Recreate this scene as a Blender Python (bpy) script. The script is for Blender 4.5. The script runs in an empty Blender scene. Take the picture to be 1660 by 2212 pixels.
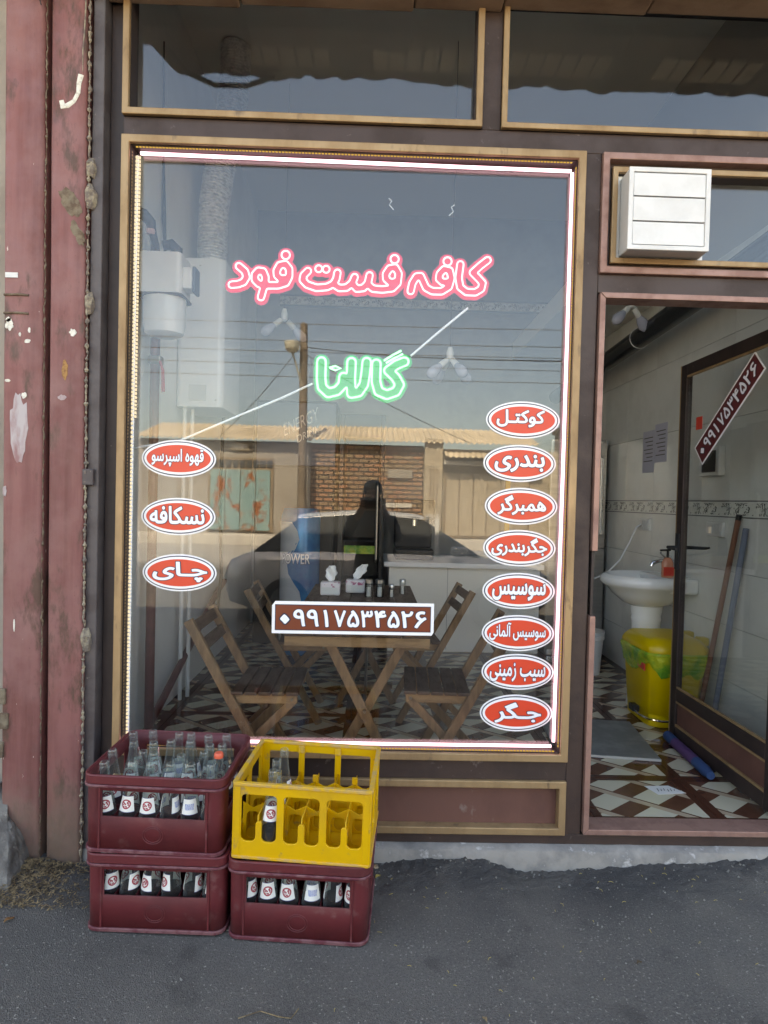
import bpy, bmesh, math, random
import numpy as np
from mathutils import Vector, Matrix, noise as mnoise

random.seed(7)
scene = bpy.context.scene
COL = scene.collection
R = math.radians

# ------------------------------------------------------------------ camera, sky, sun, exposure
cam = bpy.data.cameras.new('camera')
cam.sensor_fit = 'VERTICAL'; cam.sensor_height = 36.0
cam.lens = 36.0 * 1270.0 / 2212.0
cam.clip_start = 0.02; cam.clip_end = 2000
camo = bpy.data.objects.new('camera', cam); COL.objects.link(camo)
yaw, pitch, roll = R(1.125), R(-1.156), R(1.4375)
fw = Vector((math.sin(yaw)*math.cos(pitch), math.cos(yaw)*math.cos(pitch), math.sin(pitch)))
rt = Vector((math.cos(yaw), -math.sin(yaw), 0)); up = rt.cross(fw)
rt2 = rt*math.cos(roll) + up*math.sin(roll); up2 = up*math.cos(roll) - rt*math.sin(roll)
m = Matrix((rt2, up2, -fw)).transposed().to_4x4(); m.translation = (0, -2.09, 1.29)
camo.matrix_world = m
scene.camera = camo

SUN_EL, SUN_AZ = R(50), R(-14)          # azimuth measured from +Y (behind the shop) towards +X
world = bpy.data.worlds.new('World'); scene.world = world; world.use_nodes = True
wn = world.node_tree.nodes; wl = world.node_tree.links
sky = wn.new('ShaderNodeTexSky'); sky.sky_type = 'NISHITA'; sky.sun_disc = False
sky.sun_elevation = SUN_EL; sky.sun_rotation = SUN_AZ
sky.dust_density = 3.0; sky.air_density = 1.0; sky.ozone_density = 1.0
wl.new(sky.outputs[0], wn['Background'].inputs[0]); wn['Background'].inputs[1].default_value = 0.15
sl = bpy.data.lights.new('sun', 'SUN'); sl.energy = 5.0; sl.angle = R(0.5); sl.color = (1, .94, .84)
so = bpy.data.objects.new('sun', sl); COL.objects.link(so)
sdir = Vector((math.sin(SUN_AZ)*math.cos(SUN_EL), math.cos(SUN_AZ)*math.cos(SUN_EL), math.sin(SUN_EL)))
so.rotation_euler = sdir.to_track_quat('Z', 'Y').to_euler(); so.location = sdir*30

scene.view_settings.view_transform = 'Standard'; scene.view_settings.look = 'None'
scene.view_settings.exposure = 2.7; scene.view_settings.gamma = 1.0
scene.view_settings.use_white_balance = True; scene.view_settings.white_balance_temperature = 8700; scene.view_settings.white_balance_tint = 10
scene.render.engine = 'CYCLES'
cy = scene.cycles
cy.use_denoising = True; cy.max_bounces = 10; cy.diffuse_bounces = 5; cy.glossy_bounces = 5
cy.transparent_max_bounces = 28; cy.transmission_bounces = 6
cy.caustics_reflective = False; cy.caustics_refractive = False; cy.sample_clamp_indirect = 6.0

# ------------------------------------------------------------------ materials
MATS = {}
def lnk(nt, a, b): nt.links.new(a, b)
def mat(name, col, rough=.6, metal=0., col2=None, scale=8., lo=.45, hi=.62, bump=0., bscale=60., stretch=(1, 1, 1),
        spec=.5, emit=None, estr=0., detail=6., col3=None, lo3=.62, hi3=.68, scale3=30., dist=.004, rvar=0., alpha=None, trans=0.):
    mt = bpy.data.materials.new(name); mt.use_nodes = True; MATS[name] = mt
    nt = mt.node_tree; p = nt.nodes['Principled BSDF']
    p.inputs['Base Color'].default_value = (*col, 1); p.inputs['Roughness'].default_value = rough
    p.inputs['Metallic'].default_value = metal; p.inputs['Specular IOR Level'].default_value = spec
    if trans: p.inputs['Transmission Weight'].default_value = trans
    if emit: p.inputs['Emission Color'].default_value = (*emit, 1); p.inputs['Emission Strength'].default_value = estr
    if col2 or bump or col3:
        tc = nt.nodes.new('ShaderNodeTexCoord'); mp = nt.nodes.new('ShaderNodeMapping'); mp.inputs['Scale'].default_value = stretch
        oi = nt.nodes.new('ShaderNodeObjectInfo'); mlt = nt.nodes.new('ShaderNodeVectorMath'); mlt.operation = 'SCALE'
        cmb = nt.nodes.new('ShaderNodeCombineXYZ')
        for k in range(3): lnk(nt, oi.outputs['Random'], cmb.inputs[k])
        lnk(nt, cmb.outputs[0], mlt.inputs[0]); mlt.inputs['Scale'].default_value = 37.0
        ad = nt.nodes.new('ShaderNodeVectorMath'); lnk(nt, tc.outputs['Object'], mp.inputs[0])
        lnk(nt, mp.outputs[0], ad.inputs[0]); lnk(nt, mlt.outputs[0], ad.inputs[1]); vec = ad.outputs[0]
        cur = None
        def layer(cur, c2, sc, l, h, det):
            n = nt.nodes.new('ShaderNodeTexNoise'); n.inputs['Scale'].default_value = sc; n.inputs['Detail'].default_value = det
            n.inputs['Roughness'].default_value = .62
            lnk(nt, vec, n.inputs['Vector'])
            r = nt.nodes.new('ShaderNodeMapRange'); r.inputs[1].default_value = l; r.inputs[2].default_value = h
            lnk(nt, n.outputs['Fac'], r.inputs[0])
            mx = nt.nodes.new('ShaderNodeMix'); mx.data_type = 'RGBA'; lnk(nt, r.outputs[0], mx.inputs[0])
            if cur is None: mx.inputs[6].default_value = (*col, 1)
            else: lnk(nt, cur, mx.inputs[6])
            mx.inputs[7].default_value = (*c2, 1)
            return mx.outputs[2], r.outputs[0]
        if col2:
            cur, f = layer(cur, col2, scale, lo, hi, detail)
            if rvar:
                rr = nt.nodes.new('ShaderNodeMapRange'); rr.inputs[3].default_value = rough; rr.inputs[4].default_value = min(1, rough+rvar)
                lnk(nt, f, rr.inputs[0]); lnk(nt, rr.outputs[0], p.inputs['Roughness'])
        if col3: cur, f3 = layer(cur, col3, scale3, lo3, hi3, 4)
        if cur is not None: lnk(nt, cur, p.inputs['Base Color'])
        if bump:
            n = nt.nodes.new('ShaderNodeTexNoise'); n.inputs['Scale'].default_value = bscale; n.inputs['Detail'].default_value = 5
            lnk(nt, vec, n.inputs['Vector']); b = nt.nodes.new('ShaderNodeBump'); b.inputs['Strength'].default_value = bump
            b.inputs['Distance'].default_value = dist
            lnk(nt, n.outputs['Fac'], b.inputs['Height']); lnk(nt, b.outputs[0], p.inputs['Normal'])
    return mt

def thin_glass(name, tint, ior=1.5, wavy=0., edge=None, pale_rim=0.):
    mt = bpy.data.materials.new(name); mt.use_nodes = True; MATS[name] = mt
    nt = mt.node_tree; nt.nodes.remove(nt.nodes['Principled BSDF']); out = nt.nodes['Material Output']
    tr = nt.nodes.new('ShaderNodeBsdfTransparent'); tr.inputs[0].default_value = (*tint, 1)
    gl = nt.nodes.new('ShaderNodeBsdfGlossy'); gl.inputs['Roughness'].default_value = 0.0
    fr = nt.nodes.new('ShaderNodeFresnel'); fr.inputs[0].default_value = ior
    gm = nt.nodes.new('ShaderNodeNewGeometry'); im = nt.nodes.new('ShaderNodeMix')   # same outside-air Fresnel on both faces of the thin sheet
    im.inputs[2].default_value = ior; im.inputs[3].default_value = 1.0/ior
    lnk(nt, gm.outputs['Backfacing'], im.inputs[0]); lnk(nt, im.outputs[0], fr.inputs[0])
    mx = nt.nodes.new('ShaderNodeMixShader')
    lnk(nt, fr.outputs[0], mx.inputs[0]); lnk(nt, tr.outputs[0], mx.inputs[1]); lnk(nt, gl.outputs[0], mx.inputs[2])
    lnk(nt, mx.outputs[0], out.inputs[0])
    if pale_rim:
        df = nt.nodes.new('ShaderNodeBsdfDiffuse'); df.inputs[0].default_value = (.75, .82, .80, 1); m2 = nt.nodes.new('ShaderNodeMixShader'); m2.inputs[0].default_value = pale_rim; l2 = nt.nodes.new('ShaderNodeLayerWeight'); l2.inputs[0].default_value = .30; r2 = nt.nodes.new('ShaderNodeMapRange'); r2.inputs[1].default_value = .15; r2.inputs[3].default_value = .025; r2.inputs[4].default_value = pale_rim; lnk(nt, l2.outputs['Facing'], r2.inputs[0]); lnk(nt, r2.outputs[0], m2.inputs[0])   # cloudy white rims painted in for the bright edges of clear glass
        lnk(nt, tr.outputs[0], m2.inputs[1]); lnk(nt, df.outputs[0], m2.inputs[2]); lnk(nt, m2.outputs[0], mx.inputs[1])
    if edge:
        lw = nt.nodes.new('ShaderNodeLayerWeight'); lw.inputs[0].default_value = .35
        cm = nt.nodes.new('ShaderNodeMix'); cm.data_type = 'RGBA'; cm.inputs[6].default_value = (*tint, 1); cm.inputs[7].default_value = (*edge, 1)
        lnk(nt, lw.outputs['Facing'], cm.inputs[0]); lnk(nt, cm.outputs[2], tr.inputs[0])
    if wavy:
        tc = nt.nodes.new('ShaderNodeTexCoord'); n = nt.nodes.new('ShaderNodeTexNoise'); n.inputs['Scale'].default_value = 3.2; n.inputs['Detail'].default_value = 1
        b = nt.nodes.new('ShaderNodeBump'); b.inputs['Strength'].default_value = wavy; b.inputs['Distance'].default_value = .002
        lnk(nt, tc.outputs['Object'], n.inputs['Vector']); lnk(nt, n.outputs['Fac'], b.inputs['Height'])
        lnk(nt, b.outputs[0], gl.inputs['Normal'])
    return mt

def emis(name, col, s):
    mt = bpy.data.materials.new(name); mt.use_nodes = True; MATS[name] = mt
    nt = mt.node_tree; nt.nodes.remove(nt.nodes['Principled BSDF'])
    e = nt.nodes.new('ShaderNodeEmission'); e.inputs[0].default_value = (*col, 1); e.inputs[1].default_value = s
    lnk(nt, e.outputs[0], nt.nodes['Material Output'].inputs[0]); return mt

mat('frame_brown', (.056, .034, .028), .5, .1, (.040, .024, .020), 5, bump=.15, bscale=180, col3=(.14, .11, .10), lo3=.66, hi3=.74, scale3=24, rvar=.15)
mat('frame_dark', (.035, .022, .02), .55, 0, (.022, .014, .013), 6, col3=(.16, .13, .11), lo3=.72, hi3=.76, scale3=40)
mat('strip_grey', (.10, .085, .085), .55, .1, (.07, .055, .055), 9, col3=(.2, .18, .16), lo3=.68, hi3=.75, scale3=45, bump=.2)
mat('gold', (.40, .265, .14), .42, .35, (.29, .185, .095), 9, .4, .66, rvar=.25, stretch=(1, 1, .4), col3=(.17, .115, .07), lo3=.60, hi3=.74, scale3=22)
mat('copper_frame', (.33, .19, .155), .45, .3, (.26, .145, .118), 12, rvar=.2, col3=(.18, .10, .08), lo3=.66, hi3=.76, scale3=30)
mat('panel_brown', (.145, .065, .05), .55, 0, (.11, .048, .038), 4, col3=(.28, .22, .19), lo3=.68, hi3=.82, scale3=14, stretch=(1, 1, .6), bump=.08)
mat('column_paint', (.26, .09, .085), .55)
mat('rust_edge', (.11, .07, .045), .85, 0, (.20, .16, .11), 30, .4, .6, bump=.6, bscale=90)
mat('paint_white', (.72, .70, .62), .7, 0, (.5, .47, .40), 60, bump=.3)
mat('paint_smear', (.45, .40, .40), .7, 0, (.30, .16, .155), 18, .42, .6, stretch=(1, 1, .3))
mat('rust_spot', (.38, .20, .07), .85, 0, (.20, .09, .04), 60, bump=.3)
mat('mortar', (.16, .13, .11), .9, 0, (.33, .28, .20), 45, .45, .6, bump=.8, bscale=120)
mat('concrete', (.30, .28, .255), .85, 0, (.20, .19, .18), 9, bump=.5, bscale=50, col3=(.48, .46, .44), lo3=.60, hi3=.70, scale3=18, dist=.004)
mat('plinth_concrete', (.20, .19, .17), .9, 0, (.12, .11, .10), 11, bump=.8, bscale=70, col3=(.30, .28, .25), lo3=.60, hi3=.70, scale3=26, dist=.006)
mat('plaster', (.33, .29, .24), .85, 0, (.26, .22, .18), 3, bump=.3)
mat('canopy_mud', (.16, .12, .085), .95, 0, (.10, .075, .055), 7, bump=.5)
mat('canopy_brick', (.66, .56, .42), .9, 0, (.55, .46, .33), 12, bump=.3)
mat('lintel_brick', (.27, .175, .115), .85, 0, (.20, .12, .075), 7, bump=.5, bscale=40, stretch=(.6, 1, 1))
mat('maroon_plastic', (.125, .018, .022), .48, 0, (.095, .013, .016), 5, bump=.06, bscale=150, rvar=.2, col3=(.20, .10, .095), lo3=.60, hi3=.80, scale3=13)
mat('maroon_worn', (.19, .08, .085), .65, 0, (.115, .02, .03), 28, .42, .58, bump=.15)
mat('yellow_plastic', (.70, .395, .006), .42, 0, (.60, .33, .006), 5, bump=.08, bscale=120, rvar=.2, col3=(.36, .22, .07), lo3=.61, hi3=.72, scale3=17)
mat('yellow_worn', (.52, .33, .12), .6, 0, (.68, .38, .01), 30, .42, .6, bump=.15)
mat('bin_yellow', (.66, .46, .005), .35, 0, (.6, .40, .005), 4)
mat('bag_green', (.12, .34, .03), .25, 0, (.45, .50, .03), 13, .4, .6, bump=.9, bscale=30, dist=.012)
mat('wood_seat', (.072, .036, .021), .5, 0, (.048, .024, .014), 10, stretch=(4, 1, 4), bump=.12, rvar=.15)
mat('wood_light', (.27, .16, .075), .5, 0, (.19, .105, .048), 9, stretch=(1.2, 5, 5), bump=.1, rvar=.15)
mat('wood_leg', (.20, .112, .053), .5, 0, (.125, .068, .032), 9, stretch=(5, 5, 1), bump=.1, rvar=.15)
mat('bolt', (.25, .22, .18), .4, .9)
mat('wall_white', (.80, .80, .79), .5, 0, (.74, .74, .73), 3)
mat('wall_grey', (.33, .34, .35), .5, 0, (.29, .30, .31), 3)  # back wall colour toned down, standing in for the dimmer light there
mat('wall_tile', (.76, .77, .74), .16, 0, (.70, .71, .68), 4)
mat('joint_grey', (.36, .36, .35), .8)
mat('ceiling_white', (.78, .77, .72), .8)
mat('ceramic', (.82, .82, .80), .12)
mat('appliance_white', (.88, .88, .88), .3, 0, (.84, .84, .84), 5)
mat('vent_white', (.70, .70, .69), .4, 0, (.64, .635, .62), 7)
mat('vent_gap', (.10, .10, .10), .7)
mat('plastic_white', (.76, .76, .74), .4)
mat('steel', (.50, .50, .50), .28, 1.0, (.42, .42, .42), 3, stretch=(1, 1, 12))
mat('chrome', (.85, .85, .85), .08, 1.0)
mat('foil', (.88, .89, .90), .3, .25, (.62, .63, .65), 40)
mat('black_plastic', (.012, .012, .013), .4)
mat('black_matte', (.02, .02, .022), .7)
mat('pipe_dark', (.035, .025, .025), .5)
mat('gas_red', (.13, .035, .032), .45, 0, (.09, .025, .022), 9)
mat('red_handle', (.45, .03, .03), .4)
mat('pink_tape', (.62, .38, .36), .6)
mat('duct', (.06, .065, .07), .25, .8)
mat('mat_marble', (.16, .165, .16), .45, 0, (.22, .225, .215), 12)
mat('mat_edge', (.42, .42, .40), .5)
mat('stick_brown', (.22, .085, .05), .45)
mat('stick_blue', (.16, .19, .26), .5)
mat('foam_blue', (.02, .06, .17), .8)
mat('foam_purple', (.09, .04, .13), .8)
mat('bristle', (.30, .13, .16), .9)
mat('paper', (.68, .68, .66), .8)
mat('paper_blue', (.50, .50, .60), .8)
mat('ink', (.03, .03, .04), .8)
mat('soap', (.85, .35, .22), .2, trans=.3)
mat('soap_label', (.62, .05, .03), .4)
mat('sticker_red', (.74, .065, .03), .35)
mat('sticker_white', (.88, .88, .90), .35)
mat('sticker_navy', (.02, .025, .06), .35)
mat('sticker_letters', (.86, .88, .95), .35)
mat('phone_brown', (.19, .042, .018), .35)
mat('phone_maroon', (.12, .018, .02), .35)
mat('label_edge_blue', (.02, .02, .14), .4)
mat('cap_red', (.75, .12, .06), .4)
mat('cola', (.018, .009, .008), .1)
mat('tissue', (.88, .88, .88), .9)
mat('tissue_box', (.80, .74, .76), .5, 0, (.45, .10, .20), 26, .56, .62)
mat('counter_white', (.80, .79, .74), .4)
mat('yellow_edge', (.75, .42, .05), .5)
mat('can_blue', (.03, .14, .36), .25, .2, (.05, .28, .55), 5, .35, .65)
mat('can_white', (.70, .72, .75), .25, .2)
mat('fridge_blue', (.12, .15, .21), .35)
mat('bulb', (.46, .48, .58), .2)
mat('cord_white', (.82, .84, .86), .5)
mat('cable_black', (.015, .015, .015), .5)
mat('leaf_dry', (.30, .22, .12), .9, 0, (.10, .07, .04), 40, .42, .58)
mat('leaf_yellow', (.45, .35, .10), .8)
mat('gravel_bit', (.15, .145, .135), .9, 0, (.26, .25, .22), 30)
mat('roof_tan', (.56, .48, .36), .7, 0, (.48, .41, .30), .6)
mat('house_plaster', (.29, .265, .23), .9, 0, (.24, .215, .185), .8, bump=.3, bscale=6)
mat('house_stone', (.34, .29, .215), .85, 0, (.29, .245, .18), .7)
mat('gate_turquoise', (.16, .27, .28), .6, 0, (.20, .30, .30), 2, col3=(.24, .09, .035), lo3=.54, hi3=.62, scale3=1.6)
mat('gate_brown', (.24, .185, .125), .7, 0, (.19, .145, .10), .8)
mat('pole_wood', (.16, .125, .09), .9, 0, (.11, .085, .06), 3)
mat('lamp_metal', (.35, .34, .28), .5)
mat('road', (.34, .32, .30), .9, 0, (.28, .265, .245), .35, bump=.2, bscale=3)
mat('kerb_stone', (.46, .44, .40), .9, 0, (.38, .36, .33), 1)
mat('car_paint', (.50, .51, .52), .28, .3)
mat('car_dark', (.06, .065, .07), .12)
mat('tyre', (.02, .02, .02), .85)
mat('cloth_dark', (.02, .021, .024), .9)
mat('cloth_jeans', (.03, .035, .05), .9)
mat('skin', (.35, .20, .14), .6)
mat('hair', (.012, .010, .009), .6)
mat('turf_leaf', (.06, .09, .03), .8, 0, (.04, .06, .02), 3)
thin_glass('window_glass', (.975, .985, .98), 1.64, wavy=.05)
thin_glass('bottle_glass', (.96, .98, .97), 1.7, edge=(.74, .81, .79), pale_rim=.30)
thin_glass('shaker_glass', (.80, .82, .82), 1.5, edge=(.45, .45, .45))
emis('neon_pink', (1.0, .36, .46), .55)
emis('neon_green', (.20, 1.0, .48), .48)
emis('led_white', (1.0, .62, .88), .62)
emis('led_warm', (1.0, .90, .72), .16)
emis('led_reflection', (1.0, .66, .16), .11)  # emission in place of light strip reflections on the gold beads

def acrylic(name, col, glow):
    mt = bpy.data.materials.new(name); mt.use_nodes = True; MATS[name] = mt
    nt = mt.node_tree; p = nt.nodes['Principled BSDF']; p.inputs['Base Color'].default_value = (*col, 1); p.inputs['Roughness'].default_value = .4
    p.inputs['Emission Color'].default_value = (*col, 1); p.inputs['Emission Strength'].default_value = glow   # glow added in place of tube light caught by the acrylic
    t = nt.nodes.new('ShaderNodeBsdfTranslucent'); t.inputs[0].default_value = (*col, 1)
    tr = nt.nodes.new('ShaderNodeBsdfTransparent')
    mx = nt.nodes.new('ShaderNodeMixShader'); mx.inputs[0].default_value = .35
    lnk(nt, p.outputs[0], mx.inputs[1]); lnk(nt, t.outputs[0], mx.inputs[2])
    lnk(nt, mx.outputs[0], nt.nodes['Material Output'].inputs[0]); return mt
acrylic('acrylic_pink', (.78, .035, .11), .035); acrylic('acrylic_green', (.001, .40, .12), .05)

def ground_material():
    mt = bpy.data.materials.new('asphalt'); mt.use_nodes = True; MATS['asphalt'] = mt
    nt = mt.node_tree; p = nt.nodes['Principled BSDF']; N = nt.nodes.new
    g = N('ShaderNodeNewGeometry'); pos = g.outputs['Position']
    def noise(s, d=5, r=.6):
        n = N('ShaderNodeTexNoise'); n.inputs['Scale'].default_value = s; n.inputs['Detail'].default_value = d; n.inputs['Roughness'].default_value = r
        lnk(nt, pos, n.inputs['Vector']); return n.outputs['Fac']
    def mr(x, a, b, c=0., d=1.):
        r = N('ShaderNodeMapRange'); r.inputs[1].default_value = a; r.inputs[2].default_value = b; r.inputs[3].default_value = c; r.inputs[4].default_value = d
        lnk(nt, x, r.inputs[0]); return r.outputs[0]
    def mix(f, a, b):
        x = N('ShaderNodeMix'); x.data_type = 'RGBA'; lnk(nt, f, x.inputs[0])
        for k, v in ((6, a), (7, b)):
            if isinstance(v, tuple): x.inputs[k].default_value = (*v, 1)
            else: lnk(nt, v, x.inputs[k])
        return x.outputs[2]
    big = mr(noise(1.1, 5, .55), .40, .60); fine = mr(noise(150, 6, .75), .34, .68)
    vor = N('ShaderNodeTexVoronoi'); vor.inputs['Scale'].default_value = 300; lnk(nt, pos, vor.inputs['Vector'])
    sp = N('ShaderNodeTexNoise'); sp.inputs['Scale'].default_value = 130; lnk(nt, pos, sp.inputs['Vector'])
    speck = mr(sp.outputs['Fac'], .64, .72)
    c = mix(fine, (.056, .053, .049), (.122, .115, .107))
    c = mix(big, c, mix(fine, (.080, .075, .069), (.16, .15, .138)))
    mm = N('ShaderNodeMath'); mm.operation = 'MULTIPLY'; lnk(nt, speck, mm.inputs[0]); mm.inputs[1].default_value = .75
    c = mix(mm.outputs[0], c, (.36, .34, .30))
    # old tar laid darker along the doorstep: a patch with an outline of its own
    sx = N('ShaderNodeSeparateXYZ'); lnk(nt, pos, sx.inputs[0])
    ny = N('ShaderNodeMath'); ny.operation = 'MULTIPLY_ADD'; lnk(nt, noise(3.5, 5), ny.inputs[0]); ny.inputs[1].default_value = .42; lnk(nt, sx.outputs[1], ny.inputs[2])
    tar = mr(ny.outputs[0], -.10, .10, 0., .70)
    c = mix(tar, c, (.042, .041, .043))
    st = mr(noise(5.5, 6, .55), .60, .67, 0., .45); c = mix(st, c, (.035, .033, .032))         # spilled-drink stains
    dusty = mr(noise(2.4, 6, .6), .52, .66, 0., .35); c = mix(dusty, c, (.17, .155, .135))      # trodden dust
    # far road painted paler as if sunlit, nearer road kept dark as if shaded
    far = mr(sx.outputs[1], -10.5, -12.5)
    c = mix(far, c, mix(big, (.30, .285, .265), (.36, .34, .315)))
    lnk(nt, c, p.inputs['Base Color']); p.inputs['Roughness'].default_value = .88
    b = N('ShaderNodeBump'); b.inputs['Strength'].default_value = .8; b.inputs['Distance'].default_value = .004
    ah = N('ShaderNodeMath'); ah.operation = 'ADD'; lnk(nt, vor.outputs['Distance'], ah.inputs[0]); lnk(nt, noise(130, 5), ah.inputs[1])
    lnk(nt, ah.outputs[0], b.inputs['Height']); lnk(nt, b.outputs[0], p.inputs['Normal'])
ground_material()

def column_material():
    mt = MATS['column_paint']; nt = mt.node_tree; p = nt.nodes['Principled BSDF']; N = nt.nodes.new
    tc = N('ShaderNodeNewGeometry').outputs['Position']
    def noise(sc, st=(1, 1, 1), d=6, r=.62):
        m_ = N('ShaderNodeMapping'); m_.inputs['Scale'].default_value = st; lnk(nt, tc, m_.inputs[0])
        n = N('ShaderNodeTexNoise'); n.inputs['Scale'].default_value = sc; n.inputs['Detail'].default_value = d; n.inputs['Roughness'].default_value = r
        lnk(nt, m_.outputs[0], n.inputs['Vector']); return n.outputs['Fac']
    def mr(x, a, b, c=0., d=1.):
        r = N('ShaderNodeMapRange'); r.inputs[1].default_value = a; r.inputs[2].default_value = b; r.inputs[3].default_value = c; r.inputs[4].default_value = d; lnk(nt, x, r.inputs[0]); return r.outputs[0]
    def mix(f, a, b):
        x = N('ShaderNodeMix'); x.data_type = 'RGBA'; lnk(nt, f, x.inputs[0])
        for k, v in ((6, a), (7, b)):
            if isinstance(v, tuple): x.inputs[k].default_value = (*v, 1)
            else: lnk(nt, v, x.inputs[k])
        return x.outputs[2]
    c = mix(mr(noise(16, (1, 1, .06)), .38, .64), (.235, .088, .080), (.15, .048, .042))       # streaks of weathering
    c = mix(mr(noise(3.0), .46, .70, 0, .8), c, (.27, .13, .12))                             # chalky areas
    c = mix(mr(noise(11, (1, 1, .35), 8, .7), .535, .64, 0, .9), c, (.085, .045, .03))         # rust and grime
    c = mix(mr(noise(46, (1, 1, .6), 5, .7), .685, .72, 0, .9), c, (.12, .045, .03))            # small chips
    c = mix(mr(noise(60, (1, 1, .25), 3), .735, .75), c, (.62, .52, .46))                       # pale scratches
    sx = N('ShaderNodeSeparateXYZ'); lnk(nt, tc, sx.inputs[0])
    a = N('ShaderNodeMath'); a.operation = 'MULTIPLY_ADD'; lnk(nt, noise(9), a.inputs[0]); a.inputs[1].default_value = .5; lnk(nt, sx.outputs[2], a.inputs[2])
    c = mix(mr(a.outputs[0], .32, .62, .85, 0.), c, (.17, .12, .09))                            # splashed dirt at the foot
    lnk(nt, c, p.inputs['Base Color'])
    b = N('ShaderNodeBump'); b.inputs['Strength'].default_value = .45; b.inputs['Distance'].default_value = .004; lnk(nt, noise(38, (1, 1, .4)), b.inputs['Height']); lnk(nt, b.outputs[0], p.inputs['Normal'])
    lnk(nt, mr(noise(15), .3, .7, .42, .75), p.inputs['Roughness'])
column_material()

def pattern_nodes(name, rough):
    mt = bpy.data.materials.new(name); mt.use_nodes = True; MATS[name] = mt
    nt = mt.node_tree; p = nt.nodes['Principled BSDF']; p.inputs['Roughness'].default_value = rough
    N = nt.nodes.new
    def math_(op, a, b=None, c=None):
        n = N('ShaderNodeMath'); n.operation = op
        for k, v in enumerate((a, b, c)):
            if v is None: continue
            if isinstance(v, (int, float)): n.inputs[k].default_value = v
            else: lnk(nt, v, n.inputs[k])
        return n.outputs[0]
    def mix(f, a, b):
        x = N('ShaderNodeMix'); x.data_type = 'RGBA'
        if isinstance(f, (int, float)): x.inputs[0].default_value = f
        else: lnk(nt, f, x.inputs[0])
        for k, v in ((6, a), (7, b)):
            if isinstance(v, tuple): x.inputs[k].default_value = (*v, 1)
            else: lnk(nt, v, x.inputs[k])
        return x.outputs[2]
    return mt, nt, p, math_, mix, N

def floor_tile_material():
    mt, nt, p, F, mix, N = pattern_nodes('floor_tile', .16)
    tc = N('ShaderNodeTexCoord'); sx = N('ShaderNodeSeparateXYZ'); lnk(nt, tc.outputs['Object'], sx.inputs[0])
    x, y = sx.outputs[0], sx.outputs[1]
    # printed wood weave: diagonal brown planks, pale strips and cream lozenges inside a plank border
    v = F('ADD', F('MULTIPLY', x, 3.5), F('MULTIPLY', y, 4.9)); u = F('SUBTRACT', F('MULTIPLY', x, 3.5), F('MULTIPLY', y, 4.9))
    half = F('MULTIPLY', F('MODULO', F('FLOOR', F('ADD', v, 20.3)), 2.0), .5); fu = F('FRACT', F('ADD', F('ADD', u, 20.1), half)); fv = F('FRACT', F('ADD', v, 20.3))
    strip = F('LESS_THAN', fv, .17)
    cream = F('MULTIPLY', F('GREATER_THAN', fv, .22), F('LESS_THAN', fu, .55))
    n = N('ShaderNodeTexNoise'); n.inputs['Scale'].default_value = 14; lnk(nt, tc.outputs['Object'], n.inputs['Vector'])
    brown = mix(n.outputs['Fac'], (.06, .022, .014), (.15, .065, .04))
    c = mix(cream, brown, (.55, .51, .39)); c = mix(strip, c, mix(n.outputs['Fac'], (.34, .24, .16), (.52, .43, .32)))
    bx = F('GREATER_THAN', F('ABSOLUTE', x), .208); by = F('GREATER_THAN', F('ABSOLUTE', y), .145)
    bord = F('MAXIMUM', bx, by)
    c = mix(bord, c, mix(n.outputs['Fac'], (.045, .016, .011), (.11, .042, .026)))
    lnk(nt, c, p.inputs['Base Color'])
floor_tile_material()

def border_tile_material():
    mt, nt, p, F, mix, N = pattern_nodes('border_tile', .25)
    tc = N('ShaderNodeTexCoord'); sx = N('ShaderNodeSeparateXYZ'); lnk(nt, tc.outputs['Object'], sx.inputs[0])
    y, z = sx.outputs[1], sx.outputs[2]
    # printed scroll ornament
    w = N('ShaderNodeTexWave'); w.wave_type = 'RINGS'; w.rings_direction = 'SPHERICAL'; w.inputs['Scale'].default_value = 22; w.inputs['Distortion'].default_value = 9
    w.inputs['Detail'].default_value = 2; w.inputs['Detail Scale'].default_value = 3
    lnk(nt, tc.outputs['Object'], w.inputs['Vector'])
    inside = F('LESS_THAN', F('ABSOLUTE', z), .031)
    blot = N('ShaderNodeTexNoise'); blot.inputs['Scale'].default_value = 26; lnk(nt, tc.outputs['Object'], blot.inputs['Vector'])
    orn = F('MULTIPLY', F('MULTIPLY', F('GREATER_THAN', w.outputs['Fac'], .55), F('GREATER_THAN', blot.outputs['Fac'], .47)), inside)
    line = F('GREATER_THAN', F('ABSOLUTE', z), .0385)
    c = mix(orn, (.74, .75, .70), (.10, .10, .095)); c = mix(line, c, (.16, .165, .17))
    lnk(nt, c, p.inputs['Base Color'])
border_tile_material()

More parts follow.
